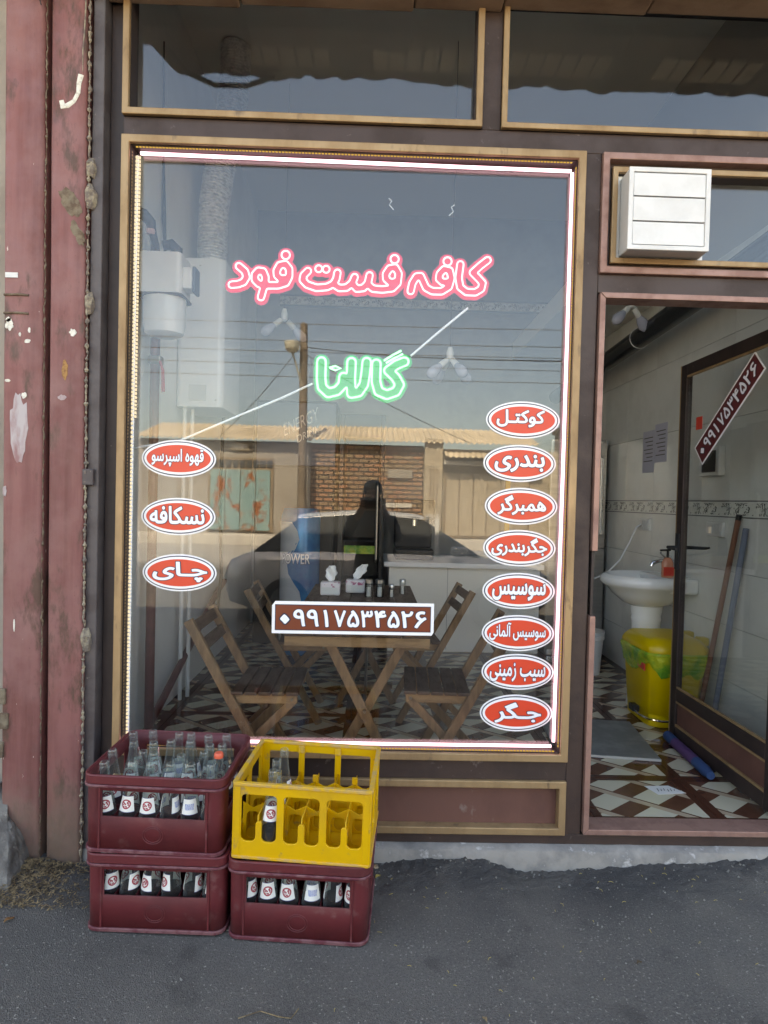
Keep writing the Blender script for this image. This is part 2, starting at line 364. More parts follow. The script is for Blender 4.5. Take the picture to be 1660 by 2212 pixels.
def bottle_label_material(name, ink, kind):
    mt, nt, p, F, mix, N = pattern_nodes(name, .5)
    tc = N('ShaderNodeTexCoord'); sx = N('ShaderNodeSeparateXYZ'); lnk(nt, tc.outputs['Object'], sx.inputs[0])
    x, z = sx.outputs[0], sx.outputs[2]; dz = F('SUBTRACT', z, .120)
    if kind == 'emblem':
        r = F('SQRT', F('ADD', F('MULTIPLY', x, x), F('MULTIPLY', dz, dz)))
        n = N('ShaderNodeTexNoise'); n.inputs['Scale'].default_value = 260; lnk(nt, tc.outputs['Object'], n.inputs['Vector'])
        a = F('MULTIPLY', F('LESS_THAN', r, .0135), F('SUBTRACT', 1.0, F('MULTIPLY', F('LESS_THAN', r, .0098), F('GREATER_THAN', n.outputs['Fac'], .5))))
    else:
        w = N('ShaderNodeTexWave'); w.inputs['Scale'].default_value = 95; w.inputs['Distortion'].default_value = 6; lnk(nt, tc.outputs['Object'], w.inputs['Vector'])
        a = F('MULTIPLY', F('MULTIPLY', F('GREATER_THAN', w.outputs['Fac'], .5), F('LESS_THAN', F('ABSOLUTE', dz), .0085)), F('LESS_THAN', F('ABSOLUTE', x), .0125))
    edge = F('MULTIPLY', F('GREATER_THAN', F('ABSOLUTE', dz), .0215), F('LESS_THAN', F('ABSOLUTE', dz), .0232))
    c = mix(a, (.80, .80, .76), ink); c = mix(edge, c, (.03, .04, .16)); lnk(nt, c, p.inputs['Base Color'])
bottle_label_material('label_red', (.34, .02, .04), 'emblem'); bottle_label_material('label_blue', (.03, .10, .42), 'script')

def person_material():
    mt, nt, p, F, mix, N = pattern_nodes('person_surface', .8)
    tc = N('ShaderNodeTexCoord'); sx = N('ShaderNodeSeparateXYZ'); lnk(nt, tc.outputs['Object'], sx.inputs[0])
    skin = F('MAXIMUM', F('GREATER_THAN', sx.outputs[2], 1.205), F('GREATER_THAN', sx.outputs[1], .265))
    c = mix(F('LESS_THAN', sx.outputs[2], .76), (.030, .031, .036), (.03, .035, .05)); c = mix(F('LESS_THAN', sx.outputs[2], .055), c, (.01, .01, .01))
    c = mix(skin, c, (.30, .17, .12)); lnk(nt, c, p.inputs['Base Color'])
person_material()

def brick_material(name, c1, c2, mo, sc, bw=.5, rh=.25):
    mt = bpy.data.materials.new(name); mt.use_nodes = True; MATS[name] = mt
    nt = mt.node_tree; p = nt.nodes['Principled BSDF']; N = nt.nodes.new; p.inputs['Roughness'].default_value = .9
    tc = N('ShaderNodeTexCoord'); mp = N('ShaderNodeMapping'); mp.inputs['Rotation'].default_value = (R(90), 0, 0)
    b = N('ShaderNodeTexBrick'); b.inputs['Scale'].default_value = sc; b.inputs['Color1'].default_value = (*c1, 1); b.inputs['Color2'].default_value = (*c2, 1)
    b.inputs['Mortar'].default_value = (*mo, 1); b.inputs['Mortar Size'].default_value = .03; b.inputs['Brick Width'].default_value = bw; b.inputs['Row Height'].default_value = rh
    lnk(nt, tc.outputs['Object'], mp.inputs[0]); lnk(nt, mp.outputs[0], b.inputs['Vector']); lnk(nt, b.outputs[0], p.inputs['Base Color'])
    bp = N('ShaderNodeBump'); bp.inputs['Strength'].default_value = .8; bp.inputs['Distance'].default_value = .03; bp.invert = True
    lnk(nt, b.outputs['Fac'], bp.inputs['Height']); lnk(nt, bp.outputs[0], p.inputs['Normal'])
brick_material('old_brick', (.30, .155, .09), (.24, .18, .115), (.07, .05, .035), 1.0, .34, .15)

# ------------------------------------------------------------------ mesh helpers
BASE = {}
class MB:
    def __init__(s): s.v = []; s.f = []
    def add(s, vs, fs):
        k = len(s.v); s.v += [tuple(v) for v in vs]; s.f += [tuple(i+k for i in f) for f in fs]; return s
    def box(s, x0, x1, y0, y1, z0, z1):
        return s.add([(x0, y0, z0), (x1, y0, z0), (x1, y1, z0), (x0, y1, z0), (x0, y0, z1), (x1, y0, z1), (x1, y1, z1), (x0, y1, z1)],
                     [(0, 3, 2, 1), (4, 5, 6, 7), (0, 1, 5, 4), (1, 2, 6, 5), (2, 3, 7, 6), (3, 0, 4, 7)])
    def bar(s, a, b, w, h, upv=(0, 0, 1)):
        a, b = Vector(a), Vector(b); d = (b-a).normalized(); u = Vector(upv); sd = d.cross(u)
        if sd.length < 1e-4: sd = d.cross(Vector((1, 0, 0)))
        sd.normalize(); u = sd.cross(d).normalized(); vs = []
        for p in (a, b):
            for i, j in ((-1, -1), (1, -1), (1, 1), (-1, 1)): vs.append(p + sd*(w/2*i) + u*(h/2*j))
        return s.add(vs, [(3, 2, 1, 0), (4, 5, 6, 7), (0, 1, 5, 4), (1, 2, 6, 5), (2, 3, 7, 6), (3, 0, 4, 7)])
    def tube(s, pts, r, n=8, closed=False, caps=True):
        pts = [Vector(p) for p in pts]; m_ = len(pts); rs = r if isinstance(r, (list, tuple)) else [r]*m_
        vs = []; prev = None
        for i, p in enumerate(pts):
            a = pts[(i-1) % m_] if (closed or i > 0) else p; b = pts[(i+1) % m_] if (closed or i < m_-1) else p
            d = (b-a).normalized() if (b-a).length > 1e-9 else Vector((0, 0, 1))
            if prev is None:
                u = d.orthogonal().normalized()
            else:
                u = (prev - d*prev.dot(d)); u = u.normalized() if u.length > 1e-6 else d.orthogonal().normalized()
            prev = u; w = d.cross(u)
            for k in range(n):
                t = 2*math.pi*k/n; vs.append(p + (u*math.cos(t)+w*math.sin(t))*rs[i])
        fs = []
        for i in range(m_ if closed else m_-1):
            j = (i+1) % m_
            for k in range(n): fs.append((i*n+k, i*n+(k+1) % n, j*n+(k+1) % n, j*n+k))
        if not closed and caps: fs += [tuple(range(n-1, -1, -1)), tuple(range((m_-1)*n, m_*n))]
        return s.add(vs, fs)
    def lathe(s, prof, n=16, c=(0, 0, 0), sx=1., sy=1., caps=(True, True)):
        vs = []; fs = []
        for r, z in prof:
            for k in range(n):
                t = 2*math.pi*k/n; vs.append((c[0]+r*sx*math.cos(t), c[1]+r*sy*math.sin(t), c[2]+z))
        for i in range(len(prof)-1):
            for k in range(n): fs.append((i*n+k, i*n+(k+1) % n, (i+1)*n+(k+1) % n, (i+1)*n+k))
        if caps[0]: fs.append(tuple(range(n-1, -1, -1)))
        if caps[1]: fs.append(tuple(range((len(prof)-1)*n, len(prof)*n)))
        return s.add(vs, fs)
    def prism_xz(s, poly, y0, y1):
        n = len(poly); vs = [(x, y0, z) for x, z in poly] + [(x, y1, z) for x, z in poly]
        return s.add(vs, [tuple(range(n)), tuple(range(2*n-1, n-1, -1))] + [(i, i+n, (i+1) % n+n, (i+1) % n) for i in range(n)])
    def prism_xy(s, poly, z0, z1):
        n = len(poly); vs = [(x, y, z0) for x, y in poly] + [(x, y, z1) for x, y in poly]
        return s.add(vs, [tuple(range(n-1, -1, -1)), tuple(range(n, 2*n))] + [(i, (i+1) % n, (i+1) % n+n, i+n) for i in range(n)])
    def prism_yz(s, poly, x0, x1):
        n = len(poly); vs = [(x0, y, z) for y, z in poly] + [(x1, y, z) for y, z in poly]
        return s.add(vs, [tuple(range(n-1, -1, -1)), tuple(range(n, 2*n))] + [(i, (i+1) % n, (i+1) % n+n, i+n) for i in range(n)])
    def frame(s, x0, x1, z0, z1, w, y0, y1):                     # mitred rectangular frame in the XZ plane
        o = [(x0, z0), (x1, z0), (x1, z1), (x0, z1)]; i = [(x0+w, z0+w), (x1-w, z0+w), (x1-w, z1-w), (x0+w, z1-w)]
        vs = [(x, y, z) for y in (y0, y1) for x, z in o+i]; fs = []
        for k in range(4):
            j = (k+1) % 4
            fs += [(k, j, j+4, k+4), (k+8, k+12, j+12, j+8), (k, k+8, j+8, j), (k+4, j+4, j+12, k+12)]
        return s.add(vs, fs)
    def build(s, name, material, parent=None, bevel=0., smooth=False, label=None, seg=2):
        off = BASE.get(parent.name, Vector((0, 0, 0))) if parent else Vector((0, 0, 0))
        me = bpy.data.meshes.new(name); me.from_pydata([(v[0]-off[0], v[1]-off[1], v[2]-off[2]) for v in s.v], [], s.f); me.validate()
        bm = bmesh.new(); bm.from_mesh(me); bmesh.ops.recalc_face_normals(bm, faces=bm.faces); bm.to_mesh(me); bm.free()
        o = bpy.data.objects.new(name, me); COL.objects.link(o); me.materials.append(MATS[material])
        if smooth:
            me.polygons.foreach_set('use_smooth', [True]*len(me.polygons)); me.set_sharp_from_angle(angle=R(38))
        if bevel:
            b = o.modifiers.new('bevel', 'BEVEL'); b.width = bevel; b.segments = seg; b.limit_method = 'ANGLE'; b.angle_limit = R(40)
        if parent: o.parent = parent; BASE[o.name] = off
        if label: o['label'] = label
        return o

def tag(o, label=None, cat=None, group=None, kind=None):
    if label: o['label'] = label
    if cat: o['category'] = cat
    if group: o['group'] = group
    if kind: o['kind'] = kind
    return o
def thing(name, label, cat, loc=(0, 0, 0), rz=0., group=None):
    o = bpy.data.objects.new(name, None); COL.objects.link(o); o.location = loc; o.rotation_euler = (0, 0, rz); o.empty_display_size = .1
    BASE[o.name] = Vector(loc); return tag(o, label, cat, group)
def local(name, label, cat, group=None):                          # a thing built round the origin, to be moved or copied
    return thing(name, label, cat, (0, 0, 0), 0, group)
def place(o, loc, rot=(0, 0, 0)):
    o.location = loc; o.rotation_euler = rot; return o
def dup(o, loc, rot=(0, 0, 0), label=None, group=None):
    def cp(a, par):
        c = a.copy(); COL.objects.link(c); c.parent = par
        for ch in list(a.children): cp(ch, c)
        return c
    c = cp(o, None); c.location = loc; c.rotation_euler = rot
    if label: c['label'] = label
    if group: c['group'] = group
    return c
def struct(o): o['kind'] = 'structure'; return o
def sub(name, mb, material, part, **k):                           # a sub-part
    return mb.build(name, material, part, **k)
def rbox(mb, x0, x1, y0, y1, z0, z1, r, axis='z', n=4):           # box with rounded edges along one axis
    def rr(a0, a1, b0, b1):
        pts = []
        for cx_, cy_, t0 in ((a1-r, b1-r, 0), (a0+r, b1-r, 90), (a0+r, b0+r, 180), (a1-r, b0+r, 270)):
            for k in range(n+1): t = R(t0+90*k/n); pts.append((cx_+r*math.cos(t), cy_+r*math.sin(t)))
        return pts
    if axis == 'z': return mb.prism_xy(rr(x0, x1, y0, y1), z0, z1)
    if axis == 'y': return mb.prism_xz(rr(x0, x1, z0, z1), y0, y1)
    return mb.prism_yz(rr(y0, y1, z0, z1), x0, x1)
def plate(name, outline, holes, thick, material, parent=None, plane='xz', at=0., bevel=0.):
    """flat plate with holes: 2-D filled curve turned into a mesh"""
    cu = bpy.data.curves.new('tmp', 'CURVE'); cu.dimensions = '2D'; cu.fill_mode = 'BOTH'; cu.extrude = thick/2 - bevel; cu.bevel_depth = bevel; cu.bevel_resolution = 1; cu.offset = -bevel
    for pts in [outline]+holes:
        sp = cu.splines.new('POLY'); sp.points.add(len(pts)-1); sp.use_cyclic_u = True
        for p_, (a, b) in zip(sp.points, pts): p_.co = (a, b, 0, 1)
    to = bpy.data.objects.new('tmp', cu); COL.objects.link(to)
    dg = bpy.context.evaluated_depsgraph_get(); me = bpy.data.meshes.new_from_object(to.evaluated_get(dg))
    bpy.data.objects.remove(to); bpy.data.curves.remove(cu)
    off = BASE.get(parent.name, Vector((0, 0, 0))) if parent else Vector((0, 0, 0))
    for v in me.vertices:
        a, b, c = v.co
        w = {'xz': (a, at-c, b), 'yz': (at+c, a, b), 'xy': (a, b, at+c)}[plane]
        v.co = (w[0]-off[0], w[1]-off[1], w[2]-off[2])
    me.name = name; me.materials.clear(); me.materials.append(MATS[material])
    o = bpy.data.objects.new(name, me); COL.objects.link(o)
    if parent: o.parent = parent; BASE[o.name] = off
    return o
def loft0(mb, rings):
    n = len(rings[0]); k0 = len(mb.v)
    for r0 in rings: mb.v += [tuple(p) for p in r0]
    for k in range(len(rings)-1): mb.f += [(k0+k*n+i, k0+k*n+(i+1) % n, k0+(k+1)*n+(i+1) % n, k0+(k+1)*n+i) for i in range(n)]
    mb.f += [tuple(range(k0+n-1, k0-1, -1)), tuple(range(k0+(len(rings)-1)*n, k0+len(rings)*n))]; return mb
def rrect(x0, x1, y0, y1, r, n=4):
    pts = []
    for cx_, cy_, t0 in ((x1-r, y1-r, 0), (x0+r, y1-r, 90), (x0+r, y0+r, 180), (x1-r, y0+r, 270)):
        for k in range(n+1): t = R(t0+90*k/n); pts.append((cx_+r*math.cos(t), cy_+r*math.sin(t)))
    return pts
def fbm(x, y, z=0., o=4):
    return mnoise.fractal(Vector((x, y, z)), 1.0, 2.0, o)

# ------------------------------------------------------------------ lettering: outlines -> distance field -> clean flat meshes and tubes
FORMS = {'ا': '\uFE8D\uFE8E', 'آ': '\uFE81\uFE82', 'ب': '\uFE8F\uFE90\uFE91\uFE92', 'پ': '\uFB56\uFB57\uFB58\uFB59', 'ت': '\uFE95\uFE96\uFE97\uFE98', 'ج': '\uFE9D\uFE9E\uFE9F\uFEA0', 'چ': '\uFB7A\uFB7B\uFB7C\uFB7D', 'د': '\uFEA9\uFEAA', 'ر': '\uFEAD\uFEAE', 'ز': '\uFEAF\uFEB0', 'س': '\uFEB1\uFEB2\uFEB3\uFEB4', 'ف': '\uFED1\uFED2\uFED3\uFED4', 'ق': '\uFED5\uFED6\uFED7\uFED8', 'ک': '\uFB8E\uFB8F\uFB90\uFB91', 'گ': '\uFB92\uFB93\uFB94\uFB95', 'ل': '\uFEDD\uFEDE\uFEDF\uFEE0', 'م': '\uFEE1\uFEE2\uFEE3\uFEE4', 'ن': '\uFEE5\uFEE6\uFEE7\uFEE8', 'و': '\uFEED\uFEEE', 'ه': '\uFEE9\uFEEA\uFEEB\uFEEC', 'ی': '\uFBFC\uFBFD\uFBFE\uFBFF', 'ـ': '\u0640\u0640\u0640\u0640'}
def shape_text(s):
    out = []
    for i, c in enumerate(s):
        if c not in FORMS: out.append(c); continue
        pj = i > 0 and s[i-1] in FORMS and len(FORMS[s[i-1]]) == 4
        nj = i+1 < len(s) and s[i+1] in FORMS and len(FORMS[c]) == 4
        out.append(FORMS[c][(2 if nj else 0)+(1 if pj else 0)] if len(FORMS[c]) == 4 else FORMS[c][1 if pj else 0])
    return ''.join(reversed(out))
def glyph_polys(text):
    cu = bpy.data.curves.new('tmp', 'FONT'); cu.body = text; cu.size = 1.0
    to = bpy.data.objects.new('tmp', cu); COL.objects.link(to)
    dg = bpy.context.evaluated_depsgraph_get(); c = to.evaluated_get(dg).to_curve(dg)
    polys = []
    for sp in c.splines:
        bp = sp.bezier_points; n = len(bp); pts = []
        for i in range(n):
            a, b = bp[i], bp[(i+1) % n]; p0, p1, p2, p3 = [np.array(q[:2]) for q in (a.co, a.handle_right, b.handle_left, b.co)]
            for t in np.linspace(0, 1, 5)[:-1]: pts.append((1-t)**3*p0+3*(1-t)**2*t*p1+3*(1-t)*t*t*p2+t**3*p3)
        if len(pts) > 2: polys.append(np.array(pts))
    to.to_curve_clear() if hasattr(to, 'to_curve_clear') else None
    bpy.data.objects.remove(to); bpy.data.curves.remove(cu)
    return polys
def seg_dist(X, Y, a, b):
    d = b-a; L = d @ d
    if L < 1e-16: return np.hypot(X-a[0], Y-a[1])
    t = np.clip(((X-a[0])*d[0]+(Y-a[1])*d[1])/L, 0, 1)
    return np.hypot(X-a[0]-t*d[0], Y-a[1]-t*d[1])
def poly_sdf(polys, X, Y):
    D = np.full(X.shape, 1e9); Wn = np.zeros(X.shape, int)
    for P in polys:
        for i in range(len(P)):
            a, b = P[i], P[(i+1) % len(P)]
            D = np.minimum(D, seg_dist(X, Y, a, b))
            cr = (b[0]-a[0])*(Y-a[1])-(X-a[0])*(b[1]-a[1])
            Wn += ((a[1] <= Y) & (b[1] > Y) & (cr > 0)).astype(int); Wn -= ((a[1] > Y) & (b[1] <= Y) & (cr < 0)).astype(int)
    return np.where(Wn != 0, -D, D)
def stroke_sdf(strokes, X, Y):
    D = np.full(X.shape, 1e9)
    for st in strokes:
        for i in range(len(st)-1): D = np.minimum(D, seg_dist(X, Y, np.array(st[i], float), np.array(st[i+1], float)))
    return D
def field_mesh(F, xs, ys, level):
    """faces of the region F<level (grid cells clipped at the level)"""
    verts = []; faces = []; key = {}
    def V(k, p):
        if k not in key: key[k] = len(verts); verts.append(p)
        return key[k]
    G = F-level; ny, nx = G.shape
    for j in range(ny-1):
        run = None
        for i in range(nx):
            full = i < nx-1 and G[j, i] < 0 and G[j, i+1] < 0 and G[j+1, i] < 0 and G[j+1, i+1] < 0
            if full:
                if run is None: run = i
                continue
            if run is not None:
                faces.append((V((run, j), (xs[run], ys[j])), V((i, j), (xs[i], ys[j])), V((i, j+1), (xs[i], ys[j+1])), V((run, j+1), (xs[run], ys[j+1])))); run = None
            if i == nx-1: break
            c = [(i, j), (i+1, j), (i+1, j+1), (i, j+1)]; g = [G[b, a] for a, b in c]
            if all(q >= 0 for q in g): continue
            poly = []
            for k in range(4):
                k2 = (k+1) % 4
                if g[k] < 0: poly.append(V(c[k], (xs[c[k][0]], ys[c[k][1]])))
                if (g[k] < 0) != (g[k2] < 0):
                    t = g[k]/(g[k]-g[k2]); a, b = c[k], c[k2]; kk = ('e',)+tuple(sorted((a, b)))
                    poly.append(V(kk, (xs[a[0]]+(xs[b[0]]-xs[a[0]])*t, ys[a[1]]+(ys[b[1]]-ys[a[1]])*t)))
            if len(poly) > 2: faces.append(tuple(poly))
    return verts, faces
def field_loops(F, xs, ys, level):
    G = F-level; ny, nx = G.shape; pt = {}; nb = {}
    def E(a, b):
        k = tuple(sorted((a, b)))
        if k not in pt:
            ga, gb = G[a[1], a[0]], G[b[1], b[0]]; t = ga/(ga-gb); pt[k] = (xs[a[0]]+(xs[b[0]]-xs[a[0]])*t, ys[a[1]]+(ys[b[1]]-ys[a[1]])*t)
        return k
    for j in range(ny-1):
        for i in range(nx-1):
            c = [(i, j), (i+1, j), (i+1, j+1), (i, j+1)]; s_ = [G[b, a] < 0 for a, b in c]
            cr = [E(c[k], c[(k+1) % 4]) for k in range(4) if s_[k] != s_[(k+1) % 4]]
            for a in range(0, len(cr), 2): nb.setdefault(cr[a], []).append(cr[a+1]); nb.setdefault(cr[a+1], []).append(cr[a])
    loops = []; seen = set()
    for st in nb:
        if st in seen: continue
        lp = [st]; seen.add(st); cur = st
        while True:
            nx_ = [q for q in nb[cur] if q not in seen]
            if not nx_: break
            cur = nx_[0]; seen.add(cur); lp.append(cur)
        if len(lp) > 8: loops.append([pt[q] for q in lp])
    return loops
def smooth_loop(L, it=3, step=2):
    P = np.array(L)
    for _ in range(it): P = .25*np.roll(P, 1, 0)+.5*P+.25*np.roll(P, -1, 0)
    return P[::step]
FIELDS = {}
def text_field(text, grow, h):
    k = (text, h)
    if k not in FIELDS:
        polys = glyph_polys(shape_text(text)); A = np.concatenate(polys); lo = A.min(0)-grow*2.2; hi = A.max(0)+grow*2.2
        xs = np.arange(lo[0], hi[0]+h, h); ys = np.arange(lo[1], hi[1]+h, h); X, Y = np.meshgrid(xs, ys)
        FIELDS[k] = (poly_sdf(polys, X, Y), xs, ys, A.min(0), A.max(0))
    return FIELDS[k]
def lettering(name, text, box, grow, outline, parent, put, mat_fill, mat_line, h=.022):
    """box = (u0,u1,v0,v1) in metres on the sign; put(u,v,layer) -> point. Thick letters with a dark outline."""
    F, xs, ys, lo, hi = text_field(text, outline, h)
    lo = lo-grow; hi = hi+grow
    sx = (box[1]-box[0])/(hi[0]-lo[0]); sy = (box[3]-box[2])/(hi[1]-lo[1])
    res = []
    for lay, lev, mt in ((0, outline, mat_line), (1, grow, mat_fill)):
        if mt is None: continue
        vs, fs = field_mesh(F, xs, ys, lev); mb = MB()
        mb.add([put(box[0]+(x-lo[0])*sx, box[2]+(y-lo[1])*sy, lay) for x, y in vs], fs)
        res.append(mb.build(name if lay else name+'_outline', mt, parent))
    return res

# ------------------------------------------------------------------ ground and street
EDGE = [(-2.5, -.03), (-1.18, -.036), (-.975, -.014), (-.467, .020), (.052, .009), (.268, .036), (.433, .026), (.542, -.021), (.699, -.015), (.898, .004), (1.148, .024), (1.315, .038), (1.448, .054), (2.6, .05)]
def edge_h(x):
    for (a, ha), (b, hb) in zip(EDGE, EDGE[1:]):
        if a <= x <= b: return .002+.8*(ha+(hb-ha)*(x-a)/(b-a))
    return 0.
def ground_z(x, y):
    t = max(0., min(1., (y+.30)/.30)); t = t*t*(3-2*t)
    near = edge_h(x)+.007*fbm(x*16, y*16, 3.)+.006*fbm(x*48, y*48, 1.)+.005*fbm(x*120, y*120, 6.)
    z = near*t + .006*fbm(x*2.2, y*2.2)*(1-t)
    if x < -.85: z += .035*max(0, min(1, (-.85-x)/.3))*max(0, min(1, (y+.32)/.2))*(1+.5*fbm(x*9, y*9, 7.))
    return z
xs = list(np.arange(-2.5, -1.5, .05))+list(np.arange(-1.5, 1.7, .010))+list(np.arange(1.7, 2.61, .05))
ys = [-90, -40, -19.5, -19.4, -8, -5, -3.2, -2.4]+list(np.arange(-2.0, -.9, .07))+list(np.arange(-.9, -.34, .028))+list(np.arange(-.34, -.012, .008))
xs = [-120, -40, -14, -6]+xs+[6, 14, 40, 120]
mb = MB(); nx = len(xs)
for y in ys:
    for x in xs:
        mb.v.append((x, y, ground_z(x, y) if (-2.5 <= x <= 2.6 and y > -2.2) else (0. if y > -2.5 else -.14 if y > -3.3 else -.30)))
mb.f = [(j*nx+i, j*nx+i+1, (j+1)*nx+i+1, (j+1)*nx+i) for j in range(len(ys)-1) for i in range(nx-1)]
ground = struct(mb.build('ground', 'asphalt', smooth=True)); ground.data.set_sharp_from_angle(angle=R(80))
struct(MB().box(-60, 60, -90, -17.2, -.40, .02).build('far_pavement', 'kerb_stone', bevel=.03))
# concrete doorstep under the shop front
mb = MB(); N_ = 150
prof = [(-.041, -.12), (-.038, .028), (-.030, .053), (-.012, .061), (.10, .0615)]
for i in range(N_+1):
    x = -1.0+i*2.75/N_
    for k, (y, z) in enumerate(prof):
        a = .006*fbm(x*7, k*3.1, 2.) if k < 4 else 0
        mb.v.append((x, y+a, z+(.004*fbm(x*11, k*2., 5.) if 0 < k < 4 else 0)))
mb.f = [(i*5+k, (i+1)*5+k, (i+1)*5+k+1, i*5+k+1) for i in range(N_) for k in range(4)]
struct(mb.build('doorstep', 'concrete', smooth=True))

# ------------------------------------------------------------------ the room behind the glass
FL = .11; XL, XR, YB, ZC = -1.13, 1.86, 3.45, 3.95
fl = struct(MB().box(XL, XR, .075, YB, -.05, FL-.006).build('floor', 'joint_grey'))
tm = None
TX, TY = .48, .34
for i in range(-6, 2):
    for j in range(-1, 10):
        x0, x1 = 1.35+i*TX, 1.35+(i+1)*TX; y0, y1 = .42+j*TY, .42+(j+1)*TY
        full = x0 >= XL and x1 <= XR and y0 >= .076 and y1 <= YB
        if x1 <= XL+.02 or x0 >= XR-.02 or y1 <= .08 or y0 >= YB-.02: continue
        cxx, cyy = (x0+x1)/2, (y0+y1)/2
        a0, a1 = max(x0, XL+.001)-cxx+.0012, min(x1, XR-.001)-cxx-.0012; b0, b1 = max(y0, .077)-cyy+.0012, min(y1, YB-.001)-cyy-.0012
        if full and tm: o = bpy.data.objects.new('floor_tile', tm); COL.objects.link(o)
        else:
            o = MB().box(a0, a1, b0, b1, -.006, 0).build('floor_tile', 'floor_tile')
            if full: tm = o.data
        o.parent = fl; o.location = (cxx, cyy, FL)
struct(MB().box(XL-.12, XL, .075, YB, -.05, ZC).build('wall_left', 'wall_white'))
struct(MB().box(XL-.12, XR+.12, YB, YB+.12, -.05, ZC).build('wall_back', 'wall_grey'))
wr = struct(MB().box(XR, XR+.12, .075, YB, -.05, ZC).build('wall_right', 'joint_grey'))
struct(MB().box(XL-.12, XR+.12, .0, YB+.12, ZC, ZC+.15).build('ceiling', 'ceiling_white'))
struct(MB().box(1.28, XR-.001, 1.55, YB-.001, 2.65, 2.80).build('soffit', 'ceiling_white'))
# wall tiles of the right wall, with a printed border row
tmesh = {}
rows = [(FL, .40), (.403, .40+.283), (.686, .966), (.969, 1.243), (1.246, 1.331, 'border'), (1.334, 1.76), (1.763, 2.20), (2.203, 2.648)]
for row in rows:
    z0, z1 = row[0], row[1]; w = .28 if len(row) == 3 else .42; y = .09
    while y < YB-.05:
        y1 = min(y+w, YB-.002)
        k = (round(z1-z0, 4), round(y1-y, 3))
        if k not in tmesh:
            tmesh[k] = MB().box(-.008, .0, -(y1-y)/2+.001, (y1-y)/2-.001, -(z1-z0)/2, (z1-z0)/2).build('wall_tile', 'border_tile' if len(row) == 3 else 'wall_tile')
            o = tmesh[k]; o.name = 'border_tile' if len(row) == 3 else 'wall_tile'
        else:
            o = bpy.data.objects.new('border_tile' if len(row) == 3 else 'wall_tile', tmesh[k].data); COL.objects.link(o)
        o.parent = wr; o.location = (XR, (y+y1)/2, (z0+z1)/2); y = y1
# border of printed tiles high on the back wall
wb = bpy.data.objects['wall_back']
for k in range(9):
    o = MB().box(-.004, .0, -.158, .158, -.055, .055).build('border_tile', 'border_tile') if k == 0 else bpy.data.objects.new('border_tile', o0.data)
    if k == 0: o0 = o
    else: COL.objects.link(o)
    o.parent = wb; o.location = (-.75+k*.32, YB, 3.13); o.rotation_euler = (0, 0, R(90))

# ------------------------------------------------------------------ the building round the shop front
bl = thing('shop_building', 'old shop building with a deep ragged mud canopy over brown framed shop front', 'building', (0, .3, 0))
MB().box(-6, XL-.125, .02, 6, -.1, 7.0).build('wall', 'plaster', bl)
MB().box(XR+.125, 8, .02, 6, -.1, 7.0).build('wall', 'plaster', bl)
MB().box(XL-.13, XR+.13, -.02, .075, 3.0905, 7.0).build('wall', 'plaster', bl, label='unseen plaster wall above the shop front, raised for a longer shadow')
MB().box(-6, 8, -.02, 6, 7.0, 7.25).build('roof', 'canopy_mud', bl)  # building height raised out of view to throw its shadow farther across the street
MB().box(1.645, XR+.13, .02, .07, 0, 3.09).build('wall', 'plaster', bl)
# canopy with a ragged edge and a broken corner
ed = []
for i in range(241):
    x = -3.0+i*6.5/240
    y = -.92+.035*fbm(x*2.1, 1.7)+.022*fbm(x*11, 5.)
    if x < -1.06: y += min(.42, (-1.06-x)*3.2)
    ed.append((x, y))
mb = MB(); n = len(ed)
lev = [(3.46, 0), (3.50, -.015), (3.60, -.03), (3.66, .02)]
for (z, dy) in lev:
    for x, y in ed: mb.v.append((x, y+dy+.012*fbm(x*14, z*9), z+.012*fbm(x*9, z*7, 2)))
for k in range(len(lev)-1): mb.f += [(k*n+i, k*n+i+1, (k+1)*n+i+1, (k+1)*n+i) for i in range(n-1)]
b0 = len(mb.v)
for z in (3.46, 3.66):
    for x, y in ed: mb.v.append((x, -.021, z))
mb.f += [(i, b0+i, b0+i+1, i+1) for i in range(n-1)] + [((len(lev)-1)*n+i, (len(lev)-1)*n+i+1, b0+n+i+1, b0+n+i) for i in range(n-1)]
mb.build('canopy', 'canopy_mud', bl)
can = bpy.data.objects['canopy']
q = random.Random(3)
for gx in (-.75, -.05, .62, 1.35):
    for k in range(6):
        x = gx+k*.083
        MB().box(x, x+.066, -.80, -.66, 3.435, 3.452).build('block', 'canopy_brick', can)
tb = MB().tube([(-1.25, -.62, 3.52), (-1.1, -.70, 3.50), (-.98, -.82, 3.40), (-.86, -.88, 3.385), (-.7, -.9, 3.40), (-.55, -.88, 3.44)], .013, 8)
tag(tb.build('roof_cable', 'cable_black', smooth=True), 'thick black cable sagging under the canopy edge', 'cable')
ln = thing('lintel', 'tan brick lintel crossing above the two upper windows', 'lintel', (0, -.06, 2.93))
x = -1.0; q = random.Random(5)
while x < 2.2:
    w = q.uniform(.30, .62); dz = q.uniform(-.003, .003)
    MB().box(x+.002, x+w-.002, -.10+q.uniform(-.004, .004), .0, 3.006+dz+x*.022, 3.16).build('brick', 'lintel_brick', ln, bevel=.006); x += w
MB().box(-1.0, 2.2, -.092, -.004, 3.056, 3.15).build('mortar', 'mortar', ln)

